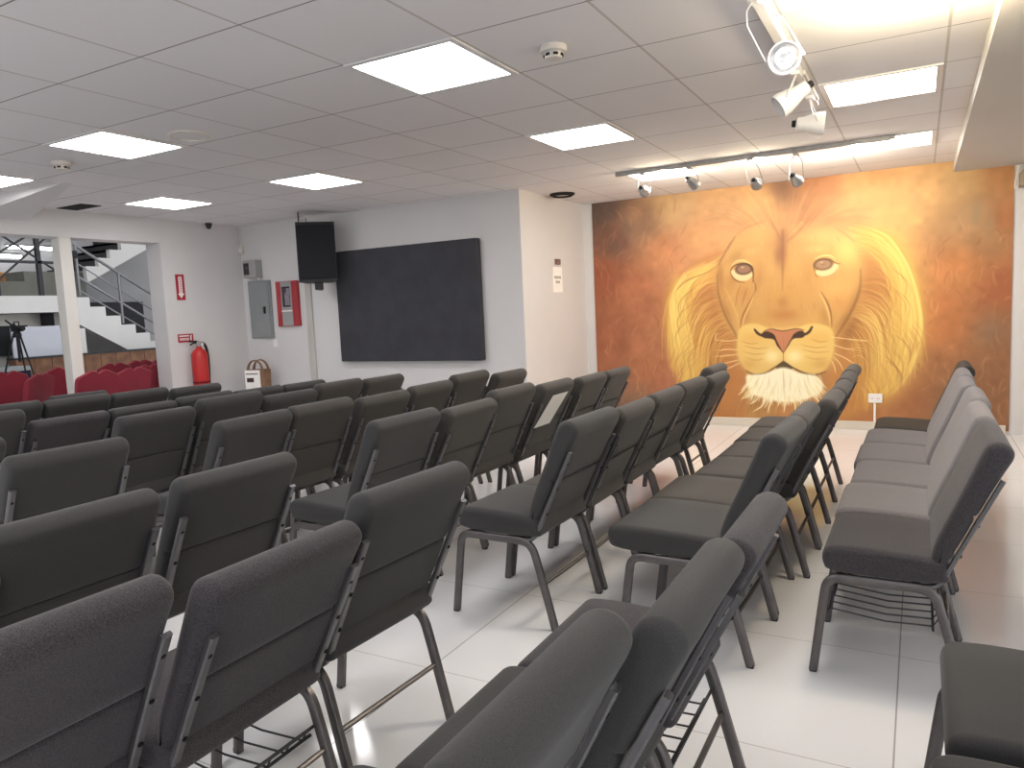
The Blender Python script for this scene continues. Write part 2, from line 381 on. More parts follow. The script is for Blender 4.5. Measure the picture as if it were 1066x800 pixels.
# ------------------------------------------------------------------ mural
HX = (1.54773326e-02, 1.58075749e-04, -1.48697587e+01, 6.27585978e-04, -1.79043968e-02, 7.44475489e+00, 1.05871713e-03, -2.44310179e-04)
MX0, MX1, MZ0, MZ1 = -3.31, .725, .03, H-.002
CW, CH = 640, 396
def mp(p):      # tracing units of the lion drawing -> canvas units of the mural
    x, y = p; d = HX[6]*x+HX[7]*y+1
    X = (HX[0]*x+HX[1]*y+HX[2])/d; Z = (HX[3]*x+HX[4]*y+HX[5])/d
    return ((X-MX0)/(MX1-MX0)*(CW-1), (MZ1-Z)/(MZ1-MZ0)*(CH-1))
def paint_mural():
    rng = random.Random(11); nr = np.random.default_rng(5)
    yy, xx = np.mgrid[0:CH, 0:CW].astype(np.float32)
    K = 1.45                                   # canvas units per tracing unit
    ctrl = [((625,215),(118,95,86)),((640,250),(148,104,84)),((665,235),(168,128,98)),((630,290),(176,102,70)),((630,350),(180,110,76)),((630,400),(182,114,80)),
      ((660,425),(156,118,92)),((680,380),(192,124,84)),((690,265),(206,140,92)),((660,300),(190,120,80)),((700,215),(205,165,115)),((760,205),(216,166,108)),
      ((817,190),(165,118,80)),((850,195),(200,135,82)),((900,190),(222,165,100)),((960,195),(226,176,112)),((1000,190),(205,165,108)),((1012,225),(190,150,104)),
      ((1030,240),(186,140,94)),((1045,185),(196,138,84)),((1046,230),(192,124,76)),((1045,300),(186,112,68)),((1000,280),(208,138,78)),((980,330),(206,132,74)),
      ((1042,345),(165,116,80)),((1020,400),(166,116,78)),((990,425),(160,116,80)),((945,415),(186,122,76)),((900,430),(196,132,78)),((860,425),(194,136,82)),((770,430),(198,148,84)),
      ((735,425),(186,130,84)),((700,410),(184,118,84)),((930,225),(228,180,110)),((740,250),(214,155,98)),((790,215),(222,170,105)),((740,340),(200,135,78)),((890,340),(205,140,80))]
    num = np.zeros((CH, CW, 3), np.float32); den = np.zeros((CH, CW, 1), np.float32)
    for p, c in ctrl:
        u, v = mp(p); w = 1/(((xx-u)**2+(yy-v)**2)+180.)**1.7
        num += w[..., None]*np.array(c, np.float32); den += w[..., None]
    C = num/den
    def noise(s, seed):
        g = np.random.default_rng(seed).standard_normal((int(CH/s)+3, int(CW/s)+3)).astype(np.float32)
        a, b = yy/s, xx/s; i, j = a.astype(int), b.astype(int); fa, fb = a-i, b-j
        fa = fa*fa*(3-2*fa); fb = fb*fb*(3-2*fb)
        return (g[i, j]*(1-fa)*(1-fb)+g[i+1, j]*fa*(1-fb)+g[i, j+1]*(1-fa)*fb+g[i+1, j+1]*fa*fb)
    C = C*(1+.022*noise(26, 1)+.018*noise(9, 2))[..., None]
    def blend(mask, col, y0, y1, x0, x1):
        a = mask[..., None]; C[y0:y1, x0:x1] = C[y0:y1, x0:x1]*(1-a)+np.array(col, np.float32)*a
    def smooth(pts, closed=False, sub=6):
        return [tuple(q) for q in crom([Vector(p) for p in pts], sub, closed)]
    def stroke(pts, w, col, al=1., soft=.8, taper=(.3, .3), raw=False, curve=True):
        p = pts if not curve or len(pts) < 3 else smooth(pts)
        q = np.array([mp(a) for a in p], np.float32) if not raw else np.array(p, np.float32)
        n = len(q); t = np.linspace(0, 1, n)
        ww = w*K/2*np.minimum(1, np.minimum(taper[0]+(1-taper[0])*t/.35, taper[1]+(1-taper[1])*(1-t)/.35)) if taper else np.full(n, w*K/2)
        s = soft*K; pad = float(ww.max())+s+2
        x0 = max(0, int(q[:, 0].min()-pad)); x1 = min(CW, int(q[:, 0].max()+pad)+1); y0 = max(0, int(q[:, 1].min()-pad)); y1 = min(CH, int(q[:, 1].max()+pad)+1)
        if x1 <= x0 or y1 <= y0: return
        X = xx[y0:y1, x0:x1]; Y = yy[y0:y1, x0:x1]; m = np.zeros(X.shape, np.float32)
        for i in range(n-1):
            a, b = q[i], q[i+1]; d = b-a; L2 = float(d@d)+1e-6
            h = np.clip(((X-a[0])*d[0]+(Y-a[1])*d[1])/L2, 0, 1)
            dist = np.hypot(X-a[0]-h*d[0], Y-a[1]-h*d[1]); r = ww[i]*(1-h)+ww[i+1]*h
            m = np.maximum(m, np.clip((r+s/2-dist)/s, 0, 1)*np.minimum(1, (r+.35)/.8))
        blend(m*al, col, y0, y1, x0, x1)
    def blob(p, rx, ry, col, al=1., rot=0., hard=1.):
        u, v = mp(p); rx *= K; ry *= K; R = max(rx, ry)*2.6+2
        x0 = max(0, int(u-R)); x1 = min(CW, int(u+R)+1); y0 = max(0, int(v-R)); y1 = min(CH, int(v+R)+1)
        if x1 <= x0 or y1 <= y0: return
        X = xx[y0:y1, x0:x1]-u; Y = yy[y0:y1, x0:x1]-v; c, s = math.cos(rot), math.sin(rot)
        d = ((X*c+Y*s)/rx)**2+((-X*s+Y*c)/ry)**2
        blend(al*np.exp(-d**hard), col, y0, y1, x0, x1)
    def fill(pts, col, al=1., soft=1.5, closed_curve=True):
        p = smooth(pts, True, 5) if closed_curve else pts
        q = np.array([mp(a) for a in p], np.float32); s = soft*K; n = len(q)
        x0 = max(0, int(q[:, 0].min()-s-1)); x1 = min(CW, int(q[:, 0].max()+s)+2); y0 = max(0, int(q[:, 1].min()-s-1)); y1 = min(CH, int(q[:, 1].max()+s)+2)
        X = xx[y0:y1, x0:x1]; Y = yy[y0:y1, x0:x1]; ins = np.zeros(X.shape, bool); dm = np.full(X.shape, 1e9, np.float32)
        for i in range(n):
            a, b = q[i], q[(i+1) % n]; d = b-a
            h = np.clip(((X-a[0])*d[0]+(Y-a[1])*d[1])/(float(d@d)+1e-6), 0, 1)
            dm = np.minimum(dm, np.hypot(X-a[0]-h*d[0], Y-a[1]-h*d[1]))
            c = ((a[1] <= Y) != (b[1] <= Y)); ins ^= c & (X < (b[0]-a[0])*(Y-a[1])/((b[1]-a[1]) if abs(b[1]-a[1]) > 1e-6 else 1e-6)+a[0])
        sd = np.where(ins, dm, -dm); blend(al*np.clip(sd/s+.5, 0, 1), col, y0, y1, x0, x1)
    # smoky wisps at both sides
    for k in range(330):
        left = rng.random() < .5
        x, y = (rng.uniform(622, 712), rng.uniform(222, 438)) if left else (rng.uniform(955, 1050), rng.uniform(235, 436))
        a = rng.uniform(-.9, .9)-PI/2; ln = rng.uniform(7, 20); cu = rng.uniform(-1.6, 1.6); pts = []
        for i in range(6):
            pts.append((x, y)); x += math.cos(a)*ln/5; y += math.sin(a)*ln/5; a += cu/5
        stroke(pts, rng.uniform(.7, 2.2), rng.choice([(212, 146, 98), (222, 158, 106), (158, 92, 60), (200, 128, 84), (232, 176, 116)]), rng.uniform(.12, .38), 1.6)
    for (p, rx, ry, al) in [((632,222),10,11,.3),((652,238),7,10,.35),((1017,222),5,12,.45),((1030,232),4,10,.4),((640,258),8,8,.3),((662,425),20,12,.4),((1030,345),12,14,.3)]:
        blob(p, rx, ry, (122, 104, 92) if p[0] < 800 else (158, 142, 112), al)
    # crown of hair rising from the brow
    for k in range(150):
        u = rng.uniform(-1, 1); sx = 816+u*46; sy = 236+abs(u)*6+rng.uniform(-6, 8)
        a = -PI/2+u*1.15+rng.uniform(-.15, .15); ln = rng.uniform(28, 62)
        bend = u*.55
        pts = [(sx+math.cos(a+bend*i/4)*ln*i/4, sy+math.sin(a+bend*i/4)*ln*i/4) for i in range(5)]
        stroke(pts, rng.uniform(1, 3), rng.choice([(176, 118, 74), (205, 146, 88), (226, 176, 112), (190, 130, 80), (216, 160, 98)]), rng.uniform(.08, .22), 3)
    blob((815, 192), 9, 16, (140, 100, 74), .65); blob((846, 188), 20, 7, (176, 112, 66), .5, -.3); blob((782, 212), 18, 12, (228, 178, 116), .5); blob((905, 205), 40, 16, (236, 190, 120), .5)
    # mane: dark base then strands
    fill([(752,262),(712,283),(694,300),(690,330),(698,365),(706,400),(716,425),(745,437),(775,437),(772,352),(752,320)], (198,134,72), .8, 8)
    fill([(890,250),(930,246),(948,280),(962,330),(958,365),(944,385),(926,412),(900,428),(866,432),(866,352),(890,310)], (208,146,76), .8, 8)
    def lerp(a, b, t): return (a[0]+(b[0]-a[0])*t, a[1]+(b[1]-a[1])*t)
    GOLD = [(232, 196, 96), (240, 208, 110), (226, 178, 84), (214, 160, 78), (246, 220, 128)]
    BROWN = [(172, 112, 58), (186, 124, 66), (158, 100, 52), (198, 138, 74)]
    def mane(st0, st1, c0, c1, e0, e1, n, pal, w=(.7, 2.2), al=(.2, .5), jit=4):
        for k in range(n):
            t = rng.random(); j = lambda: (rng.uniform(-jit, jit), rng.uniform(-jit, jit))
            s = lerp(st0, st1, t); c = lerp(c0, c1, t); e = lerp(e0, e1, t); a, b, d = j(), j(), j()
            P = bez([(s[0]+a[0], s[1]+a[1], 0), (c[0]+b[0], c[1]+b[1], 0), (c[0]*.35+e[0]*.65+b[0], c[1]*.45+e[1]*.55, 0), (e[0]+d[0], e[1]+d[1], 0)], 9)
            stroke([(p.x, p.y) for p in P], rng.uniform(*w), rng.choice(pal), rng.uniform(*al), 1.1, curve=False)
    # left mane: inner arcs, then the bright outer lock
    mane((752,300),(768,352),(700,300),(742,345),(706,405),(752,428), 130, BROWN+GOLD[2:4], (.7, 1.8))
    mane((750,305),(766,350),(704,310),(735,352),(712,405),(742,425), 60, GOLD, (.5, 1.2), (.25, .6), 6)
    mane((758,266),(748,292),(690,282),(706,300),(694,372),(716,412), 90, GOLD[:4], (.9, 2.6), (.2, .5), 5)
    for (p, rx, ry) in [((706,300),8,16),((702,325),8,22),((706,355),9,22),((714,385),11,20),((720,408),10,14)]: blob(p, rx, ry, (238, 206, 104), .55, -.12)
    for k in range(60):
        t = rng.random(); f = rng.random(); g = .35+.65*rng.random()
        P = [(740-f*8, 272+t*14), (712+t*10, 284+t*12), (698+t*16, 308+f*8), (699+t*18, 336), (704+t*20, 366), (711+t*18, 394+f*22)]
        k0 = rng.choice([0, 0, 1, 2]); k1 = max(k0+3, int(3+g*4)); stroke(P[k0:k1], rng.uniform(1., 2.8), rng.choice(GOLD[:2]+[GOLD[4], (220, 176, 88)]), rng.uniform(.18, .4), 1.4)
    stroke([(757,262),(738,276),(716,284),(706,292)], 2.2, (226, 182, 110), .8, 1.4); stroke([(760,268),(738,283),(716,292),(705,302)], 1.4, (170, 112, 62), .8, 1.4)
    # right mane
    mane((895,290),(868,350),(955,282),(898,345),(940,385),(888,425), 150, BROWN+GOLD[2:4], (.7, 1.8))
    mane((893,300),(870,350),(945,300),(900,350),(932,398),(894,425), 70, GOLD, (.5, 1.2), (.25, .6), 6)
    for (p, rx, ry) in [((915,248),18,10),((932,266),13,16),((944,292),12,24),((950,325),12,28),((944,358),14,26),((932,388),16,20),((915,408),14,14)]: blob(p, rx, ry, (246, 210, 98), .6, .15)
    mane((884,236),(900,262),(952,236),(944,270),(962,372),(925,412), 130, GOLD[:4], (.9, 2.6), (.15, .42), 7)
    for k in range(70):
        t = rng.random(); f = rng.random()
        P = [(900+f*12, 238+t*10), (928-t*10, 248+t*12), (946-t*12, 274+f*6), (957-t*18, 310), (961-t*22, 344), (950-t*20, 376+f*14), (932-t*18, 402+f*10)]
        k0 = rng.choice([0, 0, 1, 2, 3]); k1 = max(k0+3, rng.randint(4, 7)); stroke(P[k0:k1], rng.uniform(1., 2.8), rng.choice([(250, 224, 116), (244, 208, 100), (248, 230, 138), (226, 176, 86)]), rng.uniform(.15, .36), 1.5)
    for k in range(60):      # loose ends
        t = rng.random(); x = 962-t*60; y = 345+t*72
        stroke([(x-6, y-14), (x+rng.uniform(-1, 4), y), (x+rng.uniform(-4, 6), y+rng.uniform(6, 14))], rng.uniform(.8, 1.8), rng.choice([(240, 200, 104), (226, 172, 92), (204, 140, 76)]), .4, 1.3)
        x = 698+t*34; y = 372+t*56
        stroke([(x+4, y-12), (x, y), (x+rng.uniform(-2, 4), y+rng.uniform(6, 12))], rng.uniform(.8, 1.6), rng.choice([(236, 198, 104), (222, 168, 90), (196, 132, 74)]), .4, 1.3)
    for (p, rx, ry) in [((925,325),10,26),((928,362),12,22),((915,392),14,16),((716,345),8,24),((724,385),10,18)]: blob(p, rx, ry, (230, 184, 92), .42)
    for k in range(120):
        sg = rng.choice((-1, 1)); t = rng.random(); x = 918+t*26 if sg > 0 else 726-t*18; y = rng.uniform(290, 395)
        stroke([(x-sg*10, y-12), (x, y-4), (x+sg*5, y+6), (x+sg*3, y+17)], rng.uniform(.6, 1.4), rng.choice(GOLD+BROWN), rng.uniform(.2, .45), 1.)
    for (c, r0, n) in [((758, 372), 20, 8), ((893, 372), 22, 8)]:
        for k in range(n):
            r = r0-k*2.1; sg = -1 if c[0] < 800 else 1
            stroke([(c[0]+sg*r*math.cos(th)*.9, c[1]-r*math.sin(th)*.85+k) for th in [(-.5+i*.42) for i in range(8)]], 1.1, rng.choice(GOLD), .5, .9)
            stroke([(c[0]+sg*(r+1)*math.cos(th)*.9, c[1]-(r+1)*math.sin(th)*.85+k) for th in [(-.5+i*.42) for i in range(8)]], .8, rng.choice(BROWN), .5, .9)
    blob((745, 320), 10, 26, (178, 112, 66), .35); blob((884, 345), 7, 22, (150, 98, 52), .5, .3); blob((905, 300), 9, 20, (190, 128, 66), .35)
    # head
    face = [(772,240),(790,231),(815,234),(842,229),(866,236),(886,252),(896,276),(895,300),(887,322),(875,342),(868,352),(869,370),(864,382),(846,389),(815,384),(790,390),(774,382),(767,368),(768,352),(760,342),(752,322),(747,298),(748,276),(757,256)]
    fill([(x, y if y > 262 else y+8) for x, y in face], (212, 166, 94), .8, 16); fill([p for p in face if p[1] > 268]+[(762,262),(778,252),(815,246),(858,248),(884,262)], (214, 166, 92), .9, 5)
    for (p, rx, ry, c, al) in [((770,255),14,12,(206,164,92),.8),((790,246),14,10,(212,172,98),.7),((860,246),22,12,(232,184,110),.8),((882,262),14,16,(240,206,116),.9),((838,262),8,14,(222,164,100),.7),
        ((815,248),9,10,(186,128,84),.8),((812,262),6,12,(172,112,72),.8),((800,278),8,12,(214,170,94),.8),((826,278),9,14,(224,176,98),.8),((757,300),8,16,(196,146,74),.7),((765,318),9,14,(206,156,84),.7),
        ((775,305),7,10,(190,130,70),.5),((816,305),14,16,(216,162,80),.8),((816,328),18,7,(196,132,70),.85),((815,315),6,7,(178,122,66),.6),((870,300),16,14,(234,182,104),.8),((876,318),10,12,(218,156,84),.7),
        ((845,300),8,12,(218,166,90),.6),((790,335),12,8,(214,162,84),.7),((845,335),12,8,(222,170,88),.7),((866,335),6,12,(212,160,84),.7)]:
        blob(p, rx, ry, c, al)
    for (p, rx, ry, c, al, rot) in [((766,268),12,6,(176,128,72),.55,-.5),((764,290),5,10,(178,124,66),.5,.2),((790,290),6,16,(186,132,72),.55,.15),((842,288),6,16,(196,142,76),.5,-.1),((750,288),4,18,(168,112,60),.6,0),
        ((757,325),4,18,(172,118,62),.55,-.35),((890,312),5,20,(186,130,66),.55,.35),((878,334),4,14,(168,114,58),.5,.5),((803,256),7,9,(196,146,86),.5,0),((829,256),6,9,(206,154,92),.5,0),((777,330),5,12,(180,126,66),.45,.2),((858,328),5,14,(186,132,68),.45,-.2),
        ((783,262),9,4,(228,186,112),.6,-.1),((850,260),12,4,(238,198,120),.6,0),((800,315),5,16,(206,154,80),.5,.15),((832,315),5,16,(214,162,84),.5,-.15),((816,290),5,14,(222,174,98),.5,0),((768,236),14,6,(196,146,90),.5,-.5)]:
        blob(p, rx, ry, c, al, rot)
    blob((800, 285), 52, 48, (190, 138, 76), .30, 0, 2); blob((850, 290), 36, 44, (204, 152, 82), .22, 0, 2)
    for k in range(260):     # short fur
        x = rng.uniform(752, 890); y = rng.uniform(240, 345); dx = (x-816)/75
        if abs(x-816) > 62-(y-300)*.25*(y > 300): continue
        stroke([(x, y), (x+dx*3, y+3.5), (x+dx*4, y+7)], rng.uniform(.6, 1.1), rng.choice([(232, 190, 116), (190, 138, 76), (176, 122, 66), (224, 178, 100)]), rng.uniform(.12, .28), .9)
    # brow stripe and the V above it
    blob((815, 262), 5, 22, (158, 102, 66), .5); stroke([(815,240),(815,262),(815,280),(814.7,304)], 2.4, (150, 98, 64), .45, 2., (.9, .1)); stroke([(802,228),(808,240),(814,252)], 2.4, (160, 108, 72), .4, 2.4); stroke([(840,231),(830,243),(819,252)], 2.4, (160, 108, 72), .4, 2.4)
    stroke([(835,231),(827,241)], 2.2, (234, 188, 120), .6, 1.4); blob((811, 268), 5, 8, (160, 106, 74), .45)
    stroke([(766,246),(757,260),(748,276)], 2.6, (150, 98, 58), .55, 2.2); stroke([(768,244),(780,236),(798,230)], 2, (184, 128, 80), .5, 2); stroke([(868,236),(880,244),(890,252)], 2.2, (206, 150, 94), .6, 2)
    # eyes
    for (ex, ey, sc, dk, ir) in [(774.5, 280.5, -1, (74, 46, 32), (156, 116, 88)), (857, 275.5, 1, (104, 70, 46), (178, 136, 100))]:
        if sc < 0:
            fill([(761.5,282.5),(763.5,288),(768,291.5),(775,292.5),(780,291),(783.5,286),(780,281),(768,280)], (226, 202, 150), .95, 1.)
            stroke([(761,277.5),(767,272.5),(775,271.5),(783,276)], 1.8, (238, 206, 136), .8, 1.)
        else:
            fill([(849,283),(852.5,287),(858,287.8),(866,285.5),(872,281),(872.5,276),(866,275),(856,279)], (230, 208, 152), .95, 1.)
            stroke([(848,270),(856,266.5),(864,266.5),(870,270)], 1.8, (244, 212, 140), .8, 1.)
        blob((ex, ey), 10., 6.5, dk, .95, 0, 5); blob((ex, ey), 8.4, 5.2, ir, 1., 0, 5); blob((ex, ey-.5), 2.6, 2.0, (156, 114, 88), .55, 0, 2); blob((ex-1.5, ey-2), 1.6, .9, (226, 196, 160), .7)
    stroke([(760.5,283),(763.5,277.8),(770,275),(778,275),(783.3,279.5),(784.5,288),(783.8,294)], 1.6, (88, 58, 38), .95, .8)
    stroke([(760.5,283),(763,289),(769,293.5),(776,294.5)], 1.2, (128, 84, 50), .85, .8)
    stroke([(848.2,283),(847.6,277),(851,271.5),(857,269.8),(864,270.5),(869,273.5),(875,275)], 1.5, (124, 84, 54), .9, .8)
    stroke([(848.2,281),(849.5,287),(852,289)], 1.2, (170, 118, 70), .8, .8); stroke([(872,278),(868,285),(859,289.5)], .9, (206, 158, 90), .8, .9)
    # cheek folds
    stroke([(784,290),(787,301),(780,316),(773,330),(771,342)], 1.8, (150, 98, 52), .75, 1.1); stroke([(786.5,303),(781,317),(775,331),(773,341)], 1.7, (234, 190, 116), .7, 1.)
    stroke([(771,297),(768,306),(766,318)], 1.5, (172, 116, 64), .55, 1.3); stroke([(778,300),(775,309),(772,320)], 1.2, (160, 108, 58), .55, 1.2)
    stroke([(755,300),(762,315),(768,330),(769,345)], 2., (226, 182, 108), .5, 1.5); stroke([(848,290),(849,300),(852,312)], 1.4, (214, 158, 90), .6, 1.3)
    stroke([(855,304),(861,314),(865,326),(866,340)], 1.7, (150, 100, 54), .75, 1.1); stroke([(853,305),(859,316),(863,328),(864.5,340)], 1.6, (240, 200, 124), .75, 1.)
    stroke([(747,285),(748,305),(755,328),(765,346),(768,354)], 2.4, (132, 86, 48), .5, 2.4); stroke([(896,280),(895,302),(886,325),(874,345),(869,352)], 2.6, (140, 92, 48), .55, 2.4)
    # muzzle
    fill([(770,343),(785,337),(800,343),(812,360),(815,374),(806,383),(790,389),(776,384),(768,368)], (232, 196, 112), .9, 3); fill([(866,343),(846,337),(830,343),(819,360),(816,374),(824,383),(846,389),(860,384),(868,366)], (236, 200, 112), .9, 3)
    for (p, rx, ry, c, al) in [((804,371),9,8,(240,222,160),.9),((827,371),9,8,(244,226,164),.9),((784,352),12,7,(228,178,90),.7),((852,352),13,7,(232,182,92),.7),((780,379),9,6,(216,164,88),.6),((855,379),9,6,(214,162,86),.6),((800,344),16,3,(240,206,122),.7),((832,343),16,3,(240,206,122),.7)]:
        blob(p, rx, ry, c, al)
    for y0, xa, xb, c in [(362,775,800,(200,144,72)),(368,774,797,(206,150,78)),(374,776,795,(210,158,86)),(357,772,790,(206,146,72)),(361,834,862,(204,146,74)),(366,836,864,(206,150,78)),(355,845,862,(206,146,72)),(373,838,860,(212,158,86))]:
        stroke([(xa, y0-2), ((xa+xb)/2, y0+1), (xb, y0)], 1.3, c, .6, 1.2)
    # nose
    fill([(796,344.5),(804,343),(816,344.5),(829,342.5),(837,344),(829,350),(824,352.5),(821.5,359),(816.5,366.5),(814.5,366.5),(809,358.5),(807,352),(801,350)], (204, 134, 92), 1., .8)
    fill([(793,348),(797,345),(805.5,348),(809,355),(813,363),(815.5,367.5),(809,360),(805.5,353.5),(796,352)], (84, 56, 44), .95, .9); fill([(838,347),(834,344.5),(827,347.5),(823,354),(819,361.5),(815.8,367.5),(821,360),(826,353),(836,351.5)], (84, 56, 44), .95, .9)
    stroke([(785.8,343.2),(789.5,347.5),(796,350.5)], 3., (88, 58, 42), .95, .9, (.7, .7)); stroke([(845.5,340.5),(842,346),(835.5,349.5)], 3., (88, 58, 42), .95, .9, (.7, .7))
    stroke([(795,344.5),(803,342.6),(815,344.6),(829,342.3),(838,343.6)], 1., (110, 72, 46), .9, .8); stroke([(815.5,352),(815.6,362)], .7, (160, 96, 66), .6, .8)
    # mouth
    stroke([(815.6,366),(815.8,376.5)], 1.4, (104, 74, 46), .95, .9); stroke([(815.8,376),(806,383),(797,388.5),(785,390),(777,386)], 1.7, (98, 70, 42), .9, 1.); stroke([(815.8,376),(826,383),(836,388),(848,390.5),(860,387)], 1.7, (98, 70, 42), .9, 1.)
    fill([(815.8,376.5),(808,383),(812,384.5),(822,384.5),(825,383)], (100, 78, 52), .9, 1.2)
    # chin tuft
    for k in range(40):
        x = rng.uniform(770, 862); stroke([(x, 395+rng.random()*12), (x+(x-815)*.16, 415), (x+(x-815)*.3+rng.uniform(-3, 3), 426+rng.random()*10)], rng.uniform(.8, 1.8), rng.choice([(176, 120, 66), (196, 142, 80), (160, 106, 58), (214, 164, 96)]), .4, 1.2)
    fill([(777,392),(785,390),(797,388.5),(815.6,382.5),(834,388.5),(850,391.5),(857,402),(850,411),(838,416),(824,418.5),(808,418),(795,414),(781,409)], (246, 240, 206), .97, 3.)
    for k in range(170):
        u = rng.uniform(-1, 1); x = 816+u*38; y = 388+rng.random()*20-abs(u)*0; ln = rng.uniform(5, 13)
        stroke([(x, y), (x+u*ln*.35, y+ln*.6), (x+u*ln*.75, y+ln)], rng.uniform(.5, 1.1), rng.choice([(252, 247, 216), (250, 242, 200), (240, 226, 172), (222, 200, 136)]), rng.uniform(.3, .7), .8)
    for k in range(90):
        u = rng.uniform(-1, 1); x = 816+u*39; y = 402+13*(1-abs(u)**2.2)+rng.uniform(-5, 2); ln = rng.uniform(5, 12)
        stroke([(x, y), (x+u*ln*.4, y+ln*.5), (x+u*ln*.8+rng.uniform(-2, 2), y+ln)], rng.uniform(.8, 1.6), rng.choice([(250, 242, 206), (246, 234, 190), (236, 218, 160)]), rng.uniform(.5, .85), .9, (.9, .1))
    for (a, b, c) in [((801,412),(793,423),(783,429)),((804,415),(801,423),(799.5,431)),((817,417),(817,424),(816,430)),((826,416),(828,424),(828,431)),((832,414),(836,419),(838,424)),((783,408),(778,413),(772,415)),((845,411),(851,416),(853,420)),((791,412),(786,418),(780,421))]:
        stroke([a, b, c], 1.4, (246, 234, 184), .9, .8, (.9, .1))
    stroke([(815.8,385),(816,398),(816.5,412)], 1., (186, 150, 90), .5, 1.3)
    # whiskers
    WH = (248, 222, 160)
    for pts in [[(768,354),(757,355),(744,354)],[(768,364),(757,364),(745,365)],[(768,369),(756,370.5),(743,371.5)],[(769,375),(760,377),(748,380)],[(770,378),(762,382),(752,386)],[(866,351),(882,353),(898,355),(906,354)],[(868,359),(880,363),(892,364)],[(869,368),(880,373),(893,381)],[(868,372),(874,378),(879,388)],[(866,376),(869,383),(870,390)],[(745,354),(745,349),(748,346)]]:
        stroke(pts, .8, WH, .9, .7, (.8, .2))
    C = C*.80+C.mean(2, keepdims=True)*.20
    return 255*(np.clip(C, 0, 255)/255)**1.2

def build_mural():
    C = paint_mural()/255.
    Lc = np.where(C <= .04045, C/12.92, ((C+.055)/1.055)**2.4)
    t = empty('mural', ((MX0+MX1)/2, YB, MZ0))
    MB().box(MX0, MX1, YB-.010, YB, MZ0, MZ1).xf(Matrix.Translation((-(MX0+MX1)/2, -YB, -MZ0))).build('backing_panel', mat('mural_edge', (150, 90, 56), .6, 0, .3, (5, (156, 96, 60))), t)
    gx = np.linspace(MX0, MX1, CW)-(MX0+MX1)/2; gz = np.linspace(MZ1, MZ0, CH)-MZ0
    V = np.zeros((CH, CW, 3), np.float32); V[..., 0] = gx[None, :]; V[..., 2] = gz[:, None]; V[..., 1] = -.0115
    idx = np.arange(CH*CW).reshape(CH, CW)
    F = np.stack([idx[:-1, :-1], idx[1:, :-1], idx[1:, 1:], idx[:-1, 1:]], -1).reshape(-1, 4)
    me = bpy.data.meshes.new('painting'); me.vertices.add(CH*CW); me.vertices.foreach_set('co', V.ravel())
    nf = len(F); me.loops.add(nf*4); me.loops.foreach_set('vertex_index', F.ravel().astype(np.int32))
    me.polygons.add(nf); me.polygons.foreach_set('loop_start', np.arange(0, nf*4, 4, dtype=np.int32)); me.polygons.foreach_set('loop_total', np.full(nf, 4, np.int32))
    me.update(calc_edges=True)
    ca = me.color_attributes.new('paint', 'FLOAT_COLOR', 'POINT')
    rgba = np.ones((CH*CW, 4), np.float32); rgba[:, :3] = Lc.reshape(-1, 3); ca.data.foreach_set('color', rgba.ravel())
    m = bpy.data.materials.new('mural_paint'); m.use_nodes = True; nt = m.node_tree; b = nt.nodes['Principled BSDF']
    at = nt.nodes.new('ShaderNodeVertexColor'); at.layer_name = 'paint'
    nz = nt.nodes.new('ShaderNodeTexNoise'); nz.inputs['Scale'].default_value = 60
    bp = nt.nodes.new('ShaderNodeBump'); bp.inputs['Strength'].default_value = .04; bp.inputs['Distance'].default_value = .002
    nt.links.new(nz.outputs['Fac'], bp.inputs['Height']); nt.links.new(bp.outputs['Normal'], b.inputs['Normal'])
    nt.links.new(at.outputs['Color'], b.inputs['Base Color']); b.inputs['Roughness'].default_value = .5; b.inputs['Specular IOR Level'].default_value = .3
    me.materials.append(m)
    o = bpy.data.objects.new('painting', me); COL.objects.link(o); o.parent = t
    tag(t, 'wall-sized painted mural of a golden lion face on orange', 'mural')
build_mural()
# outlet on the mural with white conduit
t = empty('wall_outlet', (-.375, YB-.0125, .32))
MB().box(-.062, .062, -.028, 0, -.045, .045, 0, .006).build('outlet_box', M_['white'], t)
m = MB()
for x in (-.028, .028):
    m.box(x-.018, x+.018, -.031, -.028, -.018, .018, 0, .001)
    for s in (-.007, .007): m.box(x+s-.002, x+s+.002, -.0325, -.031, -.008, .008, 1)
m.build('sockets', [M_['signwhite'], M_['ink']], t)
MB().box(-.016, .004, -.016, 0, -.235, -.045, 0, .003).build('conduit', M_['white'], t)
tag(t, 'white double outlet with conduit low on the lion mural', 'outlet')
# taupe box with loose cable in the corner above the mural's end
t = empty('junction_box', (.93, YB, 2.22))
MB().prism([(-.17, 0), (.17, 0), (.17, .2), (-.11, .2), (-.17, .12)], lambda p, d: (p[0], -.16+d, p[1]), .16).build('housing', M_['acbox'], t)
MB().tube(bez([(-.175, -.03, .19), (-.19, -.03, .10), (-.23, -.03, -.03), (-.185, -.03, -.03), (-.18, -.03, .02)], 12), .006, 6).build('cable', M_['whitemetal'], t, True)
tag(t, 'taupe box with a loose cable high beside the mural', 'box')

# ------------------------------------------------------------------ things on the screen wall and left wall
YS = 6.48
def rounded_box(x0, x1, y0, y1, z0, z1, b): return MB().box(x0, x1, y0, y1, z0, z1, 0, b)
# covered screen
t = empty('covered_screen', (-4.83, YS, .85))
MB().box(-.935, .94, -.085, -.004, .0, 1.235, 0, .012).build('screen_cover', M_['cover'], t)
MB().box(-.5, .5, -.006, 0, .3, .9).build('wall_mount', M_['black'], t)
tag(t, 'large black covered screen mounted on the pale wall', 'screen')
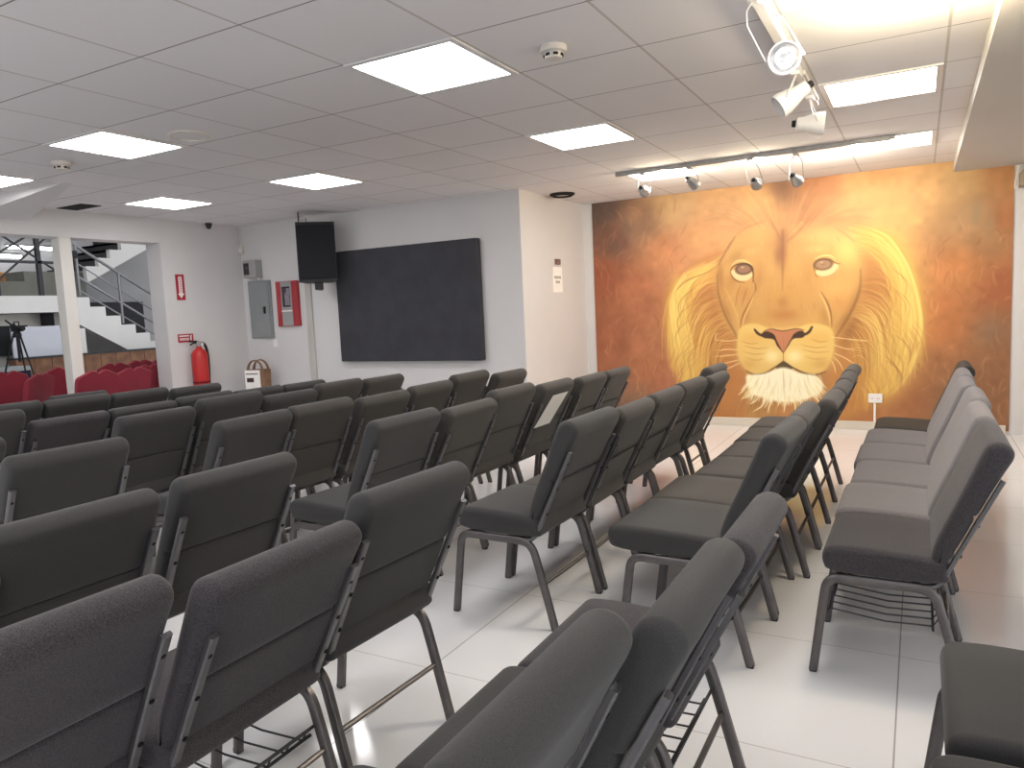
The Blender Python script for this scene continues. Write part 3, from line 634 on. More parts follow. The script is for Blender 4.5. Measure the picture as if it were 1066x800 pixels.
# loudspeaker
t = empty('loudspeaker', (-5.745, 6.10, 1.75))
t.rotation_euler = (math.radians(-2), 0, math.radians(40))
MB().prism([(-.205, -.02), (.205, -.02), (.13, .22), (-.13, .22)], lambda p, d: (p[0], p[1], d), .645).build('cabinet', M_['black'], t)
MB().box(-.198, .198, -.034, -.018, .03, .615, 0, .008).build('grille', M_['grille'], t)
MB().box(-.045, .045, .0, .07, -.085, .0, 0, .01).box(-.025, .025, .05, .30, -.075, -.045).build('bracket', M_['black'], t)
MB().tube([(-.17, .03, .63), (-.17, .03, .76)], .007, 8).build('hanging_rod', M_['black'], t)
tag(t, 'black loudspeaker hung high on the wall beside the covered screen', 'loudspeaker')
# fire alarm panel
t = empty('fire_alarm_panel', (-6.585, YS, 1.275))
MB().box(-.172, .172, -.045, 0, 0, .535, 0, .006).build('cabinet', M_['redpaint'], t)
MB().box(-.085, .085, -.051, -.044, .005, .53, 0, .002).build('door_panel', M_['boxgrey'], t)
MB().box(-.062, .062, -.056, -.050, .23, .47, 0, .002).box(-.02, .058, -.0575, -.0555, .25, .45, 1).box(-.015, .01, -.059, -.057, .40, .45, 0).build('window', [M_['glass'], mat('circuit_grey', (150, 142, 150), .4, 0, .5, (40, (110, 100, 112)))], t)
MB().box(-.085, .085, -.054, -.050, .175, .19).build('strip', M_['signwhite'], t)
tag(t, 'red fire alarm panel with grey centre door and small window', 'alarm panel')
# electrical panel
t = empty('electrical_panel', (-7.055, YS, 1.14))
MB().box(-.185, .185, -.03, 0, 0, .70, 0, .005).build('panel_box', M_['panelgrey'], t)
dr = MB().box(-.165, .165, -.042, -.029, .02, .68, 0, .004).build('door', M_['panelgrey'], t)
MB().box(.075, .105, -.052, -.041, .30, .385, 0, .003).build('latch', M_['vent'], dr)
tag(t, 'flat grey electrical panel with a small dark latch', 'electrical panel')
tag(MB().box(-6.905, -6.845, YS-.004, YS, 1.03, 1.125, 0, .001).build('paper_tag', M_['paper']), 'small white tag under the grey electrical panel', 'tag')
t = empty('control_box', (-7.10, YS, 1.88))
MB().box(-.105, .105, -.115, 0, 0, .21, 0, .008).build('housing', M_['boxgrey'], t)
MB().box(-.088, .0, -.122, -.113, .035, .175, 0, .004).build('window', M_['glass'], t)
MB().tube(bez([(.09, -.06, 0), (.09, -.06, -.05), (.06, -.03, -.04), (.06, -.03, -.025)], 8), .008, 8).build('cable_gland', M_['white'], t, True)
tag(t, 'grey control box with dark window above the electrical panel', 'control box')
t = empty('motion_sensor', (-7.31, YS, 2.18))
MB().box(-.032, .032, -.05, 0, 0, .11, 0, .012).build('housing', M_['detector'], t)
MB().tube([(0, -.008, .11), (-.004, -.008, .33)], .004, 6).build('cable', M_['detector'], t)
MB().lathe([(.018, 0), (.018, .004), (.01, .01)], (0, -.049, .045), (0, -1, 0), 16).build('lens', M_['signwhite'], t, True)
tag(t, 'small white motion sensor in the wall corner', 'sensor')
t = empty('dome_camera', (XL+.05, 6.0, H)); t.scale = (.62, .62, .75)
MB().lathe([(.06, 0), (.06, -.03), (.052, -.04)], n=24).build('base_ring', M_['black'], t, True)
MB().lathe([(.052, -.038), (.05, -.055), (.036, -.08), (.012, -.093)], n=24).build('dome', M_['glass'], t, True)
tag(t, 'black dome camera under the ceiling by the left wall', 'camera')
# left wall: extinguisher and signs
def letters(mb, x0, y0, n, w, h, put, mi, rng):
    for k in range(n):
        a = x0 + k*w/n
        put(mb, a, a+w/n*.62, y0, y0+h, mi)
t = empty('fire_sign', (XL, 5.58, 1.63))
MB().box(0, .006, -.055, .055, 0, .29, 0, .001).build('board', M_['signred'], t)
MB().prism([(-.022, .265), (.022, .265), (.022, .075), (.042, .075), (0, .02), (-.042, .075), (-.022, .075)], lambda p, d: (.0062+d, p[0], p[1]), .0015).build('arrow', M_['signwhite'], t)
m = MB()
for k in range(9): m.box(.0079, .0086, -.008, .008, .09+k*.019, .10+k*.019)
m.build('lettering', M_['signred'], t)
tag(t, 'upright red fire sign with a white downward arrow', 'sign')
t = empty('extinguisher_sign', (XL, 5.59, 1.15))
MB().box(0, .006, -.10, .10, 0, .095, 0, .001).build('board', M_['signred'], t)
m = MB().box(.0062, .0075, -.085, .045, .066, .08)
for k in range(8): m.box(.0062, .0075, -.08+k*.0155, -.07+k*.0155, .022, .05)
m.prism([(.058, .02), (.058, .065), (.066, .08), (.082, .08), (.074, .062), (.074, .02)], lambda p, d: (.0062+d, p[0], p[1]), .0013)
m.build('lettering', M_['signwhite'], t)
tag(t, 'wide red sign with white marks just above the fire extinguisher', 'sign')
t = empty('fire_extinguisher', (XL+.115, 5.665, .52))
MB().lathe([(.06, 0), (.086, .012), (.09, .03), (.09, .46), (.084, .50), (.062, .535), (.032, .555), (.028, .575)], n=32).build('cylinder', M_['red'], t, True)
MB().lathe([(.024, .57), (.024, .60), (.034, .602), (.034, .625), (.018, .635)], n=20).build('valve', M_['silver'], t, True)
MB().tube([(0, -.02, .625), (0, -.075, .615), (0, -.11, .60)], .010, 8).box(-.012, .012, -.115, -.02, .628, .645, 0, .004).build('handle', M_['black'], t, True)
MB().tube(bez([(0, .03, .61), (.0, .11, .63), (.0, .135, .50), (.0, .108, .30), (.0, .10, .06)], 16), .016, 8).lathe([(.014, 0), (.02, .07)], (0, .10, .0), (0, 0, 1), 12).build('hose', M_['black'], t, True)
MB().lathe([(.0925, 0), (.0925, .022)], (0, 0, .155), n=32).build('strap', mat('dark_red_strap', (96, 22, 26), .6, 0, .3, (9, (104, 26, 30))), t, True)
MB().lathe([(.018, 0), (.018, .01)], (.02, .03, .60), (1, 0, 0), 16).build('gauge', M_['signwhite'], t, True)
MB().box(-.115, -.088, -.03, .03, .1, .5).build('wall_bracket', M_['silver'], t)
tag(t, 'red fire extinguisher with black hose hung on the left wall', 'fire extinguisher')
# notice on the wall return by the mural
t = empty('paper_notice', (-3.43, 7.29, 1.515))
MB().box(0, .003, -.115, .115, 0, .27).build('sheet', M_['paper'], t)
m = MB()
for r, n, w, y in ((0, 8, .17, .145), (1, 5, .11, .095)):
    for k in range(n): m.box(.003, .0036, -w/2+k*w/n, -w/2+k*w/n+w/n*.62, y, y+.028)
m.build('lettering', M_['ink'], t)
tag(t, 'white paper notice with two printed lines beside the mural', 'notice')
tag(MB().box(-3.43, -3.405, 7.23, 7.335, 1.81, 1.87, 0, .006).build('thermostat', mat('brown_plastic', (112, 90, 82), .5, 0, .4, (9, (120, 98, 90)))), 'small brown wall unit above the white paper notice', 'wall unit')
# gift bag on a low stand in the corner
t = empty('plant_stand', (-6.90, 6.2, 0))
MB().lathe([(.17, .50), (.175, .505), (.175, .525), (.17, .53)], n=28).build('stand_top', M_['white'], t, True)
for k in range(3):
    a = 2*PI*k/3; MB().tube([(.11*math.cos(a), .11*math.sin(a), .50), (.16*math.cos(a), .16*math.sin(a), 0)], .012, 8).build('leg', M_['white'], t, True)
tag(t, 'small white stand under the kraft bag in the corner', 'stand')
t = empty('gift_bag', (-6.90, 6.2, .531), math.radians(12))
MB().prism([(-.12, 0), (.12, 0), (.125, .25), (-.125, .25)], lambda p, d: (p[0], -.07+d, p[1]), .14).build('bag', M_['kraft'], t)
MB().tube(bez([(-.10, -.06, .24), (-.09, -.05, .40), (.09, -.05, .40), (.10, -.06, .24)], 14), .022, 8, 0, .35).tube(bez([(-.10, .06, .24), (-.09, .05, .40), (.09, .05, .40), (.10, .06, .24)], 14), .022, 8, 0, .35).build('handle', M_['kraft'], t, True)
m = MB().box(-.13, .075, -.082, -.0715, .02, .245).box(-.115, .05, -.0832, -.082, .195, .21, 1).box(-.105, -.01, -.0832, -.082, .105, .155, 2)
m.build('printed_card', [M_['paper'], M_['ink'], M_['inkdark']], t)
tag(t, 'brown kraft gift bag with a white printed card, in the corner', 'bag')

# ------------------------------------------------------------------ church chairs
DV = Vector((.428, .904)); NV = Vector((-.904, .428)); O2 = Vector((.192, .445))
def st(s, tt_): p = O2 + DV*s + NV*tt_; return (p.x, p.y)
SEAT_P = [(-.20, .395), (-.212, .41), (-.218, .435), (-.213, .462), (-.198, .478), (-.165, .486), (-.08, .488), (.05, .483), (.14, .477), (.185, .470), (.200, .455), (.202, .425), (.195, .392), (.10, .384), (-.05, .384), (-.15, .386)]
BACK_P = [st(*q) for q in [(.0, .006), (.08, .0), (.185, -.001), (.200, .008), (.215, -.003), (.30, -.006), (.38, -.010), (.425, -.013), (.450, -.004), (.463, .02), (.462, .045), (.448, .066), (.42, .078), (.34, .076), (.22, .072), (.10, .070), (.03, .062), (-.008, .045), (-.012, .02)]]
def fab_mesh(name, prof, halfw, corner, m, parent):
    pr = [tuple(q) for q in crom([Vector(p) for p in prof], 3)]
    return MB().loft_y(pr, halfw, corner, 0, 5).build(name, m, parent, True, 60)
def make_chair(rack=False):
    t = empty('church_chair')
    fab_mesh('seat', SEAT_P, .242, .028, FAB['charcoal'], t)
    fab_mesh('backrest', BACK_P, .236, .028, FAB['charcoal'], t)
    for s in (-1, 1):
        y = .226*s
        fp = [(-.25, y, .006), (-.232, y, .14), (-.213, y, .28)] + [tuple(p) for p in bez([(-.208, y, .315), (-.202, y, .366), (-.15, y, .366)], 6)] + [(-.08, y, .366), (-.03, y, .366)]
        rp = [(.255, y, .006), (.228, y, .11), (.193, y, .24)] + [tuple(p) for p in bez([(.172, y, .312), (.155, y, .366), (.10, y, .366)], 6)] + [(.03, y, .366), (-.03, y, .366)]
        for path in (fp, rp):
            MB().tube(path, .0165, 8, 0, .8, True, (0, 1, 0), .6).box(path[0][0]-.013, path[0][0]+.013, y-.012, y+.012, 0, .016, 1, .003).build('leg', [M_['steel'], M_['foot']], t, True, 50)
    for s in (-1, 1):
        y = .221*s
        q = lambda a, b: (st(a, b)[0], y, st(a, b)[1])
        path = [(.115, y, .372), (.150, y, .375)] + [tuple(p) for p in bez([(.150, y, .375), (.178, y, .378), q(-.02, -.010), q(.05, -.011)], 6)][1:] + [q(.15, -.012), q(.25, -.014), q(.352, -.016)]
        mb = MB().tube(path, .0125, 8, 0, .52, True, None, .6) if False else MB()
        # flat bar: wide across y, thin along the back's normal
        P = [Vector(p) for p in path]; vs = []; fs = []
        for i, p in enumerate(P):
            T = (P[min(i+1, len(P)-1)]-P[max(i-1, 0)]).normalized(); n = Vector((T.z, 0, -T.x))
            for (dy, dn) in ((-.012, -.006), (-.012, .004), (-.008, .008), (.008, .008), (.012, .004), (.012, -.006)): vs.append(p + Vector((0, dy, 0)) + n*dn)
        k = 6
        for i in range(len(P)-1):
            for j in range(k): fs.append((i*k+j, i*k+(j+1) % k, (i+1)*k+(j+1) % k, (i+1)*k+j))
        fs += [tuple(range(k)), tuple(range((len(P)-1)*k, len(P)*k))]
        mb.add(vs, fs, 0)
        for sv in (.06, .18, .30):
            c = q(sv, -.020); mb.lathe([(.0065, 0), (.0065, .003), (.003, .005)], c, (-NV.x, 0, -NV.y), 8, 1)
        mb.build('back_bar', [M_['bar'], M_['bolt']], t, True, 30)
    MB().box(-.165, -.135, -.222, .222, .352, .382, 0, .004).box(.085, .115, -.222, .222, .352, .382, 0, .004).build('seat_frame', M_['steel'], t)
    MB().tube([(.206, -.222, .19), (.206, .222, .19)], .0085, 8).build('stretcher', M_['steel'], t, True)
    if rack:
        m = MB()
        for x, z in ((-.195, .235), (-.175, .30), (.175, .255), (.155, .22)): m.tube([(x, -.222, z), (x, .222, z)], .005, 6)
        for k in range(7):
            y = -.19+k*.38/6
            m.tube([(-.185, y, .30), (-.19, y, .235), (0, y, .215), (.155, y, .222), (.178, y, .26)], .003, 6)
        m.build('book_rack', M_['darkmetal'], t, True)
    return t
proto = {False: make_chair(False), True: make_chair(True)}
swaps = {}
for rack in (False, True):
    for fab in FAB:
        d = {}
        for ch in proto[rack].children:
            if ch.name.split('.')[0] in ('seat', 'backrest'):
                me = ch.data.copy(); me.materials[0] = FAB[fab]; d[ch.data] = me
        swaps[(rack, fab)] = d
def chair(x, y, rot, label, group, fab='charcoal', rack=False, sy=1.0, sz=1.0):
    t = copy_tree(proto[rack], None, swaps[(rack, fab)])
    t.location = (x, y, 0); t.rotation_euler = (0, 0, math.radians(rot)); t.scale = (1, sy, sz)
    return tag(t, label, 'chair', group)
ORD = ['first', 'second', 'third', 'fourth', 'fifth', 'sixth', 'seventh']
FABW = {'charcoal': 'charcoal', 'warm': 'charcoal', 'plum': 'dark plum-grey', 'slate': 'light slate-grey', 'black': 'black'}
def row(pts, where, group, fab='charcoal', start=0, racks=(), deep=False, sx=1.):
    n = len(pts)
    for i, p in enumerate(pts):
        f = fab[i] if isinstance(fab, (list, tuple)) else fab
        t = chair(p[0], p[1], p[2] if len(p) > 2 else 0, '%s chair, %s from the cross aisle in %s' % (FABW[f], ORD[i+start], where), group, f, i in racks, p[3] if len(p) > 3 else 1., p[4] if len(p) > 4 else 1.)
        t.scale.x = sx
        if deep:
            for ch in t.children:
                if ch.name.startswith('seat') and not ch.name.startswith('seat_frame'): ch.scale = (1.2, 1, 1); ch.location.x = -.04
# far block: rows counted from the outlet on the mural
FW = ['charcoal', 'warm', 'warm', 'warm', 'warm', 'warm']
def P4(x, ys, zs, rot=None, sy=1.): return [(x[i] if isinstance(x, (list, tuple)) else x, ys[i], rot[i] if rot else 0, sy, zs[i]) for i in range(len(ys))]
row(P4([-.095, -.10, -.085, -.10, -.09, -.06], [2.975, 3.48, 3.985, 4.49, 4.995, 5.50], [.985, .995, 1., 1., 1., 1.], None, 1.02), 'the far row nearest the outlet', 'far row nearest the mural outlet', sx=.93, fab=['plum', 'slate', 'slate', 'slate', 'slate', 'black'], racks=(0,))
row(P4([-.785, -.785, -.72, -.72, -.73, -.74], [2.91, 3.41, 3.91, 4.41, 4.92, 5.43], [1.0, .99, .99, .985, .985, .985], [-1.5, 0, 0, 0, 0, 0]), 'the far row second from the outlet', 'far row second from the outlet', FW, deep=True)
row(P4([-1.58, -1.57, -1.56, -1.56, -1.53, -1.66], [2.91, 3.41, 3.91, 4.43, 4.93, 5.44], [1.02, .995, 1.0, 1., .985, 1.], [-2, 0, -1, -2, 0, 0]), 'the far row third from the outlet', 'far row third from the outlet', FW)
D_pts = P4([-2.44, -2.42, -2.44, -2.42, -2.39, -2.39], [2.74, 3.26, 3.77, 4.30, 4.83, 5.33], [1.018, .995, 1.03, 1., .987, .982], [-2, 0, -1, 0, 0, 0])
row(D_pts, 'the far row fourth from the outlet', 'far row fourth from the outlet', FW)
row(P4([-3.28, -3.29, -3.27, -3.27, -3.27, -3.22], [2.58, 3.08, 3.60, 4.11, 4.62, 5.14], [1.008, 1.012, .99, 1., 1.028, .985], [1, -1, 0, 0, 0, -1]), 'the far row fifth from the outlet', 'far row fifth from the outlet', FW)
row(P4(-4.08, [2.61, 3.12, 3.61, 4.10, 4.61], [1.0, 1.033, .985, 1.012, .992]), 'the far row sixth from the outlet', 'far row sixth from the outlet', ['charcoal', 'charcoal', 'charcoal', 'warm', 'warm'])
row(P4(-4.88, [2.09, 2.59, 3.08, 3.57, 4.06, 4.55], [1.04, .95, .952, .964, .948, .94]), 'the far row seventh from the outlet', 'far row seventh from the outlet', ['charcoal', 'plum', 'charcoal', 'charcoal', 'charcoal', 'charcoal'])
row(P4(-5.66, [2.61, 3.10, 3.59, 4.10], [1.004, .99, .98, .955]), 'the far row eighth from the outlet', 'far row eighth from the outlet')
chair(-6.42, 3.56, 0, 'charcoal chair behind all other charcoal ones, just before the burgundy chairs', 'far row by the burgundy chairs', sz=.945)
# near block
row(P4([-.69, -.70, -.765], [1.80, 1.30, .80], [.955, .98, 1.015]), 'the near row second from the soffit', 'near row second from the soffit', ['plum', 'charcoal', 'charcoal'], racks=(0,))
row(P4([-1.62, -1.62, -1.66], [1.70, 1.175, .665], [1.015, .955, .99], [-3, 1, 0]), 'the near row third from the soffit', 'near row third from the soffit', ['charcoal', 'plum', 'plum'], racks=(1,))
row(P4(-2.36, [1.70, 1.14], [1., .995], [-2, 0]), 'the near row fourth from the soffit', 'near row fourth from the soffit')
row(P4(-3.30, [1.68], [1.02], [-2]), 'the near row fifth from the soffit', 'near row fifth from the soffit')
row(P4(-4.08, [1.58], [1.]), 'the near row sixth from the soffit', 'near row sixth from the soffit')
row(P4([.27, .24], [1.84, 1.31], [1., 1.]), 'the near row under the soffit', 'near row under the soffit')

for p in proto.values():                       # the two patterns have served
    for o in list(p.children)+[p]: bpy.data.objects.remove(o)

# burgundy banquet chairs in the left opening
def make_red():
    t = empty('banquet_chair')
    prof = [(-.2, .40), (-.215, .43), (-.2, .462), (-.1, .475), (.1, .47), (.2, .455), (.205, .42), (.19, .395)]
    fab_mesh('seat', prof, .21, .028, FAB['red'], t)
    # crown-shaped back pad
    out = [(-.19, .52), (-.205, .60), (-.215, .80), (-.205, .865), (-.17, .885), (-.12, .905), (-.07, .925), (-.03, .915), (0, .895), (.03, .915), (.07, .925), (.12, .905), (.17, .885), (.205, .865), (.215, .80), (.205, .60), (.19, .52), (.1, .51), (-.1, .51)]
    q = [tuple(p) for p in crom([Vector(p) for p in out], 3)]
    def to3(p, d): return (.20+(p[1]-.5)*.22-.02+d, p[0], p[1])
    mb = MB(); n = len(q); cy, cz = 0, .70
    rings = [(.0, .96), (.012, 1.), (.038, 1.), (.05, .96)]
    vs = []
    for d, s in rings:
        for p in q: vs.append(to3((cy+(p[0]-cy)*s, cz+(p[1]-cz)*s), d))
    fs = [tuple(range(n-1, -1, -1)), tuple(range(3*n, 4*n))]
    for r in range(3):
        for i in range(n): fs.append((r*n+i, r*n+(i+1) % n, (r+1)*n+(i+1) % n, (r+1)*n+i))
    mb.add(vs, fs).build('backrest', FAB['red'], t, True, 50)
    for s in (-1, 1):
        MB().tube([(-.22, .19*s, 0), (-.2, .19*s, .41)], .012, 8).build('leg', M_['darkmetal'], t, True)
        MB().tube([(.26, .19*s, 0), (.19, .19*s, .40), (.235, .18*s, .62)], .012, 8).build('leg', M_['darkmetal'], t, True)
    return t
rp = make_red(); first = True
for (x, y, r, l, sz) in [(-6.96, 4.09, 3, 'burgundy banquet chair standing in front of the slim white post', 1.05),
                     (-7.47, 4.77, 6, 'burgundy banquet chair second from the slim white post, towards the extinguisher', 1.01),
                     (-7.95, 5.30, 3, 'burgundy banquet chair nearest the extinguisher wall', 1.),
                     (-8.85, 4.27, 0, 'burgundy banquet chair nearest the picture edge by the dark board', 1.02),
                     (-8.12, 4.10, 28, 'burgundy banquet chair turned aside beside the one at the edge', 1.),
                     (-8.75, 4.86, -8, 'burgundy banquet chair just behind the gap beside the post', 1.02),
                     (-8.75, 5.42, 0, 'burgundy banquet chair in the back line nearest the post', 1.01),
                     (-8.95, 5.87, 4, 'burgundy banquet chair in the middle of the back line', 1.01),
                     (-9.05, 6.32, 0, 'burgundy banquet chair at the end of the back line', 1.01)]:
    t = rp if first else copy_tree(rp); first = False
    t.location = (x, y, 0); t.rotation_euler = (0, 0, math.radians(r)); t.scale = (1, 1.0, sz)
    tag(t, l, 'chair', 'burgundy banquet chairs')

# sheet of paper stuck on the back of one chair
dx, dy, dr = D_pts[3][:3]
t = MB()
vs = []
for (sv, yv) in ((.18, -.21), (.18, .02), (.40, .13), (.40, -.10)):
    for off in (-.0195, -.0205):
        p = st(sv, off); vs.append((p[0], yv, p[1]))
t.add(vs, [(0, 2, 4, 6), (1, 7, 5, 3), (0, 1, 3, 2), (2, 3, 5, 4), (4, 5, 7, 6), (6, 7, 1, 0)])
o = t.build('paper_sheet', M_['paper']); o.location = (dx, dy, 0); o.rotation_euler = (0, 0, math.radians(dr))
tag(o, 'white paper sheet stuck on a chair back in the fourth far row', 'paper')

# ------------------------------------------------------------------ annex seen through the openings
XA = -17.0
struct('wall_annex', MB().box(XA-.2, XA, -1, 13, 0, 4.6).box(XA, XL-.24, 12.8, 13, 0, 4.6).box(XA, XL-.24, -1.2, -1, 0, 4.6), M_['annexwall'])
struct('ceiling_annex', MB().box(XA-.2, XL-.24, -1.2, 13, 4.6, 4.7), M_['annexdark'])
# partition wall under the landing (cream) and behind the stair
struct('wall_landing', MB().box(-12.42, -12.30, 3.0, 7.1, 0, 1.63), M_['wallw'])
struct('wall_stair', MB().box(-14.9, -14.75, 8.6, 12.8, 0, 4.6), M_['annexwall'])
# staircase
t = empty('staircase', (-12, 7.14, 0))
RN, RS = .257, .158
poly = [(-.02, 1.87-.42), (-.02, 1.87)]
y, z = .22, 1.87
for k in range(11):
    poly += [(y, z), (y, z-RS)]; z -= RS; y += RN
poly += [(y, z), (y, max(0, z-.1)), (y-.25, 0), (2.45, 0)]
poly = [p for p in poly]
MB().prism(poly, lambda p, d: (d-.10, p[0], p[1]), .12).build('stringer', M_['white'], t)
m = MB(); y, z = .22, 1.87
for k in range(10):
    z -= RS; m.box(-1.3, -.10, y, y+RN+.02, z-.03, z); m.box(-1.3, -.10, y, y+.02, z-.01, z+RS-.03); y += RN
m.build('treads', M_['tread'], t)
m = MB().prism([(-.02, 1.45), (2.6, 0), (2.6, .02), (-.02, 1.60)], lambda p, d: (-1.3+d, p[0], p[1]), 1.2)
m.build('underside', M_['white'], t)
tag(MB().box(-14.75, -14.70, 9.0, 10.2, 1.2, 1.88, 0, .004).build('wall_panel', M_['tread']), 'dark panel on the wall behind the white staircase', 'wall panel')
# upper flight rising the other way behind
p2 = [(1.06, 2.19)]; y, z = 1.06, 2.33
for k in range(8): p2 += [(y, z), (y, z+.162)]; z += .162; y += .24
p2 += [(y, z), (y, z-.42)]
MB().prism(p2, lambda p, d: (-1.45+d, p[0], p[1]), .10).build('upper_stringer', M_['white'], t)
m = MB(); y, z = 1.06, 2.49
for k in range(8): m.box(-2.6, -1.45, y, y+.26, z-.04, z); m.box(-2.6, -1.45, y+.24, y+.26, z, z+.162); z += .162; y += .24
m.build('upper_treads', M_['tread'], t)
tag(t, 'white staircase with dark treads beyond the left openings', 'staircase')
struct('trim_landing', MB().box(-13.4, -11.98, 3.0, 7.14, 1.64, 1.90), M_['white'])
# stair railing
t = empty('stair_railing', (-12.03, 7.24, 0))
sl = -RS/RN
def rl(y0, z0, y1): return [(0, y0, z0), (0, y1, z0+sl*(y1-y0))]
for (yy0, zb, zt) in ((.0, 1.90, 2.72), (.70, 1.42, 2.27), (1.40, .99, 1.84), (2.1, .56, 1.41)):
    MB().tube([(0, yy0, zb), (0, yy0, zt)], .024, 10).build('post', M_['inox'], t, True)
MB().tube(rl(-.03, 2.73, 2.3), .025, 10).build('handrail', M_['inox'], t, True)
for z0, r in ((2.42, .011), (2.20, .022), (1.98, .012)): MB().tube(rl(0, z0, 2.2), r, 8).build('rail', M_['inox'], t, True)
MB().box(-.05, .05, -.09, .0, 2.5, 2.62, 0, .01).build('lamp_box', M_['black'], t)
tag(t, 'stainless stair railing running down the white staircase', 'railing')
# landing balustrade with crossed braces
t = empty('landing_balustrade', (-12.05, 5.9, 1.90))
for yv in (-2.2, -1.2, -.35, .12, .75): MB().box(-.03, .03, yv-.03, yv+.03, 0, 1.05).build('post', M_['darkmetal'], t)
for (a, b) in (((-2.2, .0), (-.35, 1.0)), ((-1.2, .0), (.12, 1.0)), ((-.35, .30), (.75, 1.0)), ((.12, 1.0), (1.0, .40)), ((.1, .2), (.95, .95)), ((-1.6, .15), (-.2, .98))):
    MB().tube([(.0, a[0], a[1]), (0, b[0], b[1])], .016, 8).build('brace', M_['darkmetal'], t, True)
MB().box(-.03, .03, -2.4, 1.1, 1.0, 1.06).box(-.03, .03, -2.4, 1.1, .5, .54).build('rail', M_['darkmetal'], t)
tag(t, 'dark metal balustrade with crossed braces on the upper landing', 'balustrade')
# benches/steps behind it
t = empty('tiered_bench', (-14.2, 7.6, 1.9))
m = MB().box(-.3, .3, -1.6, .9, 0, .20).box(-.3, .3, -.9, .9, .20, .34).box(-.3, .3, -.2, .9, .34, .52).build('tiers', mat('olive_grey_paint', (128, 128, 120), .7, 0, .3, (5, (136, 136, 128))), t)
MB().box(.3, .31, -1.7, -1.1, .05, .42).build('white_panel', M_['white'], t)
tag(t, 'grey stepped bench on the landing behind the balustrade', 'bench')
struct('trim_platform', MB().box(XA, -13.4, 2.0, 8.2, 1.80, 1.90), M_['annexwall'])
for (yc, zc, l) in ((8.1, 2.93, 'long tube light low in the room beyond the balustrade'), (9.3, 3.12, 'long tube light higher in the room beyond the balustrade')):
    t = empty('tube_light', (-16.6, yc, zc))
    MB().box(-.05, .05, -.75, .75, .03, .07).build('fitting', M_['frame'], t)
    MB().tube([(0, -.72, 0), (0, .72, 0)], .035, 10).build('tube', M_['tube'], t, True)
    tag(t, l, 'tube light')
t = MB().box(-16.99, -16.96, 7.9, 8.7, 2.3, 2.62, 0, .004).build('wall_poster', M_['tan']); tag(t, 'small tan poster on the far wall beyond the balustrade', 'poster')
for (x, y) in ((-9.3, 2.5), (-9.4, 5.4), (-9.6, 7.6), (-10.6, 9.6), (-14.2, 5.0), (-12.5, 11.0), (-11.0, 4.2), (-11.2, 6.2), (-11.4, 8.4), (-15.6, 6.5), (-14.0, 9.5), (-13.8, 11.4)):  # out-of-view panels added to brighten the annex
    t = copy_tree(bpy.data.objects['ceiling_light']); t.location = (x, y, 4.598)
    tag(t, 'unseen square panel light added to brighten the room beyond the openings', 'ceiling light', 'added panel lights of the far room')
# counter, boards, desk, tripod camera
t = empty('wooden_counter', (-11.75, 7.1, 0))
m = MB()
for k in range(10): m.box(-.02, .02, -1.1+k*.26, -1.1+k*.26+.252, .05, .94)
m.build('front_boards', M_['wood'], t)
MB().box(-.2, .04, -1.12, 1.52, .94, .965).build('counter_top', M_['tread'], t)
MB().box(-.2, -.02, -1.1, 1.5, 0, .94).build('counter_body', M_['wood'], t)
tag(t, 'reddish wooden counter below the staircase', 'counter')
t = empty('dark_board', (-12.27, 5.70, .0))
MB().box(0, .05, -1.8, .78, 1.0, 1.455, 0, .006).build('board_face', M_['board'], t)
for yv in (-1.6, .6): MB().box(.0, .04, yv-.03, yv+.03, 0, 1.0).build('board_leg', M_['darkmetal'], t)
tag(t, 'large dark board behind the tripod camera', 'board')
t = empty('white_board', (-11.90, 6.42, .966))
MB().box(-.02, .02, -.36, .36, 0, .46, 0, .005).build('board_face', mat('bluish_white_board', (206, 210, 220), .4, 0, .4, (4, (210, 214, 224))), t)
tag(t, 'pale white board standing on the wooden counter', 'board')
t = empty('white_box_panel', (-11.82, 7.0, .966), math.radians(-12))
MB().box(-.02, .02, -.12, .12, 0, .40, 0, .005).build('panel_face', M_['white'], t)
tag(t, 'narrow white panel leaning beside the white board', 'panel')
t = empty('small_speaker', (-12.17, 6.76, 1.42))
MB().box(-.06, .06, -.075, .075, 0, .21, 0, .008).build('cabinet', M_['black'], t)
MB().box(.06, .066, -.065, .065, .015, .195, 0, .003).build('grille', M_['grille'], t)
MB().box(-.12, .08, -.1, .30, -.03, 0, 0, .003).build('wall_shelf', M_['black'], t)
tag(t, 'small upright black speaker on the ledge under the landing', 'speaker')
t = empty('desk', (-11.58, 5.40, 0))
MB().box(-.35, .35, -1.2, .55, .80, .86, 0, .006).build('desk_top', M_['desk'], t)
MB().box(.30, .34, -1.18, .53, .03, .80).build('cloth_front', M_['navy'], t)
for yv in (-1.1, .45):
    MB().box(-.33, -.27, yv-.03, yv+.03, 0, .80).build('leg', M_['darkmetal'], t); MB().box(.24, .30, yv-.03, yv+.03, 0, .80).build('leg', M_['darkmetal'], t)
tag(t, 'grey desk with a navy cloth front beside the burgundy chairs', 'desk')
t = empty('tripod_camera', (-10.75, 5.55, 0))
for a in (0.3, 2.4, 4.5):
    MB().tube([(.05*math.cos(a), .05*math.sin(a), 1.30), (.22*math.cos(a), .22*math.sin(a), .7), (.36*math.cos(a), .36*math.sin(a), 0)], [.013, .010, .008], 8).build('leg', M_['black'], t, True)
MB().tube([(0, 0, .95), (0, 0, 1.36)], .018, 8).lathe([(.05, 1.28), (.055, 1.32), (.04, 1.36)], n=14).build('column', M_['black'], t, True)
m = MB().box(-.07, .10, -.04, .04, 1.36, 1.44, 0, .008).box(-.10, -.06, -.03, .03, 1.39, 1.47, 0, .006)
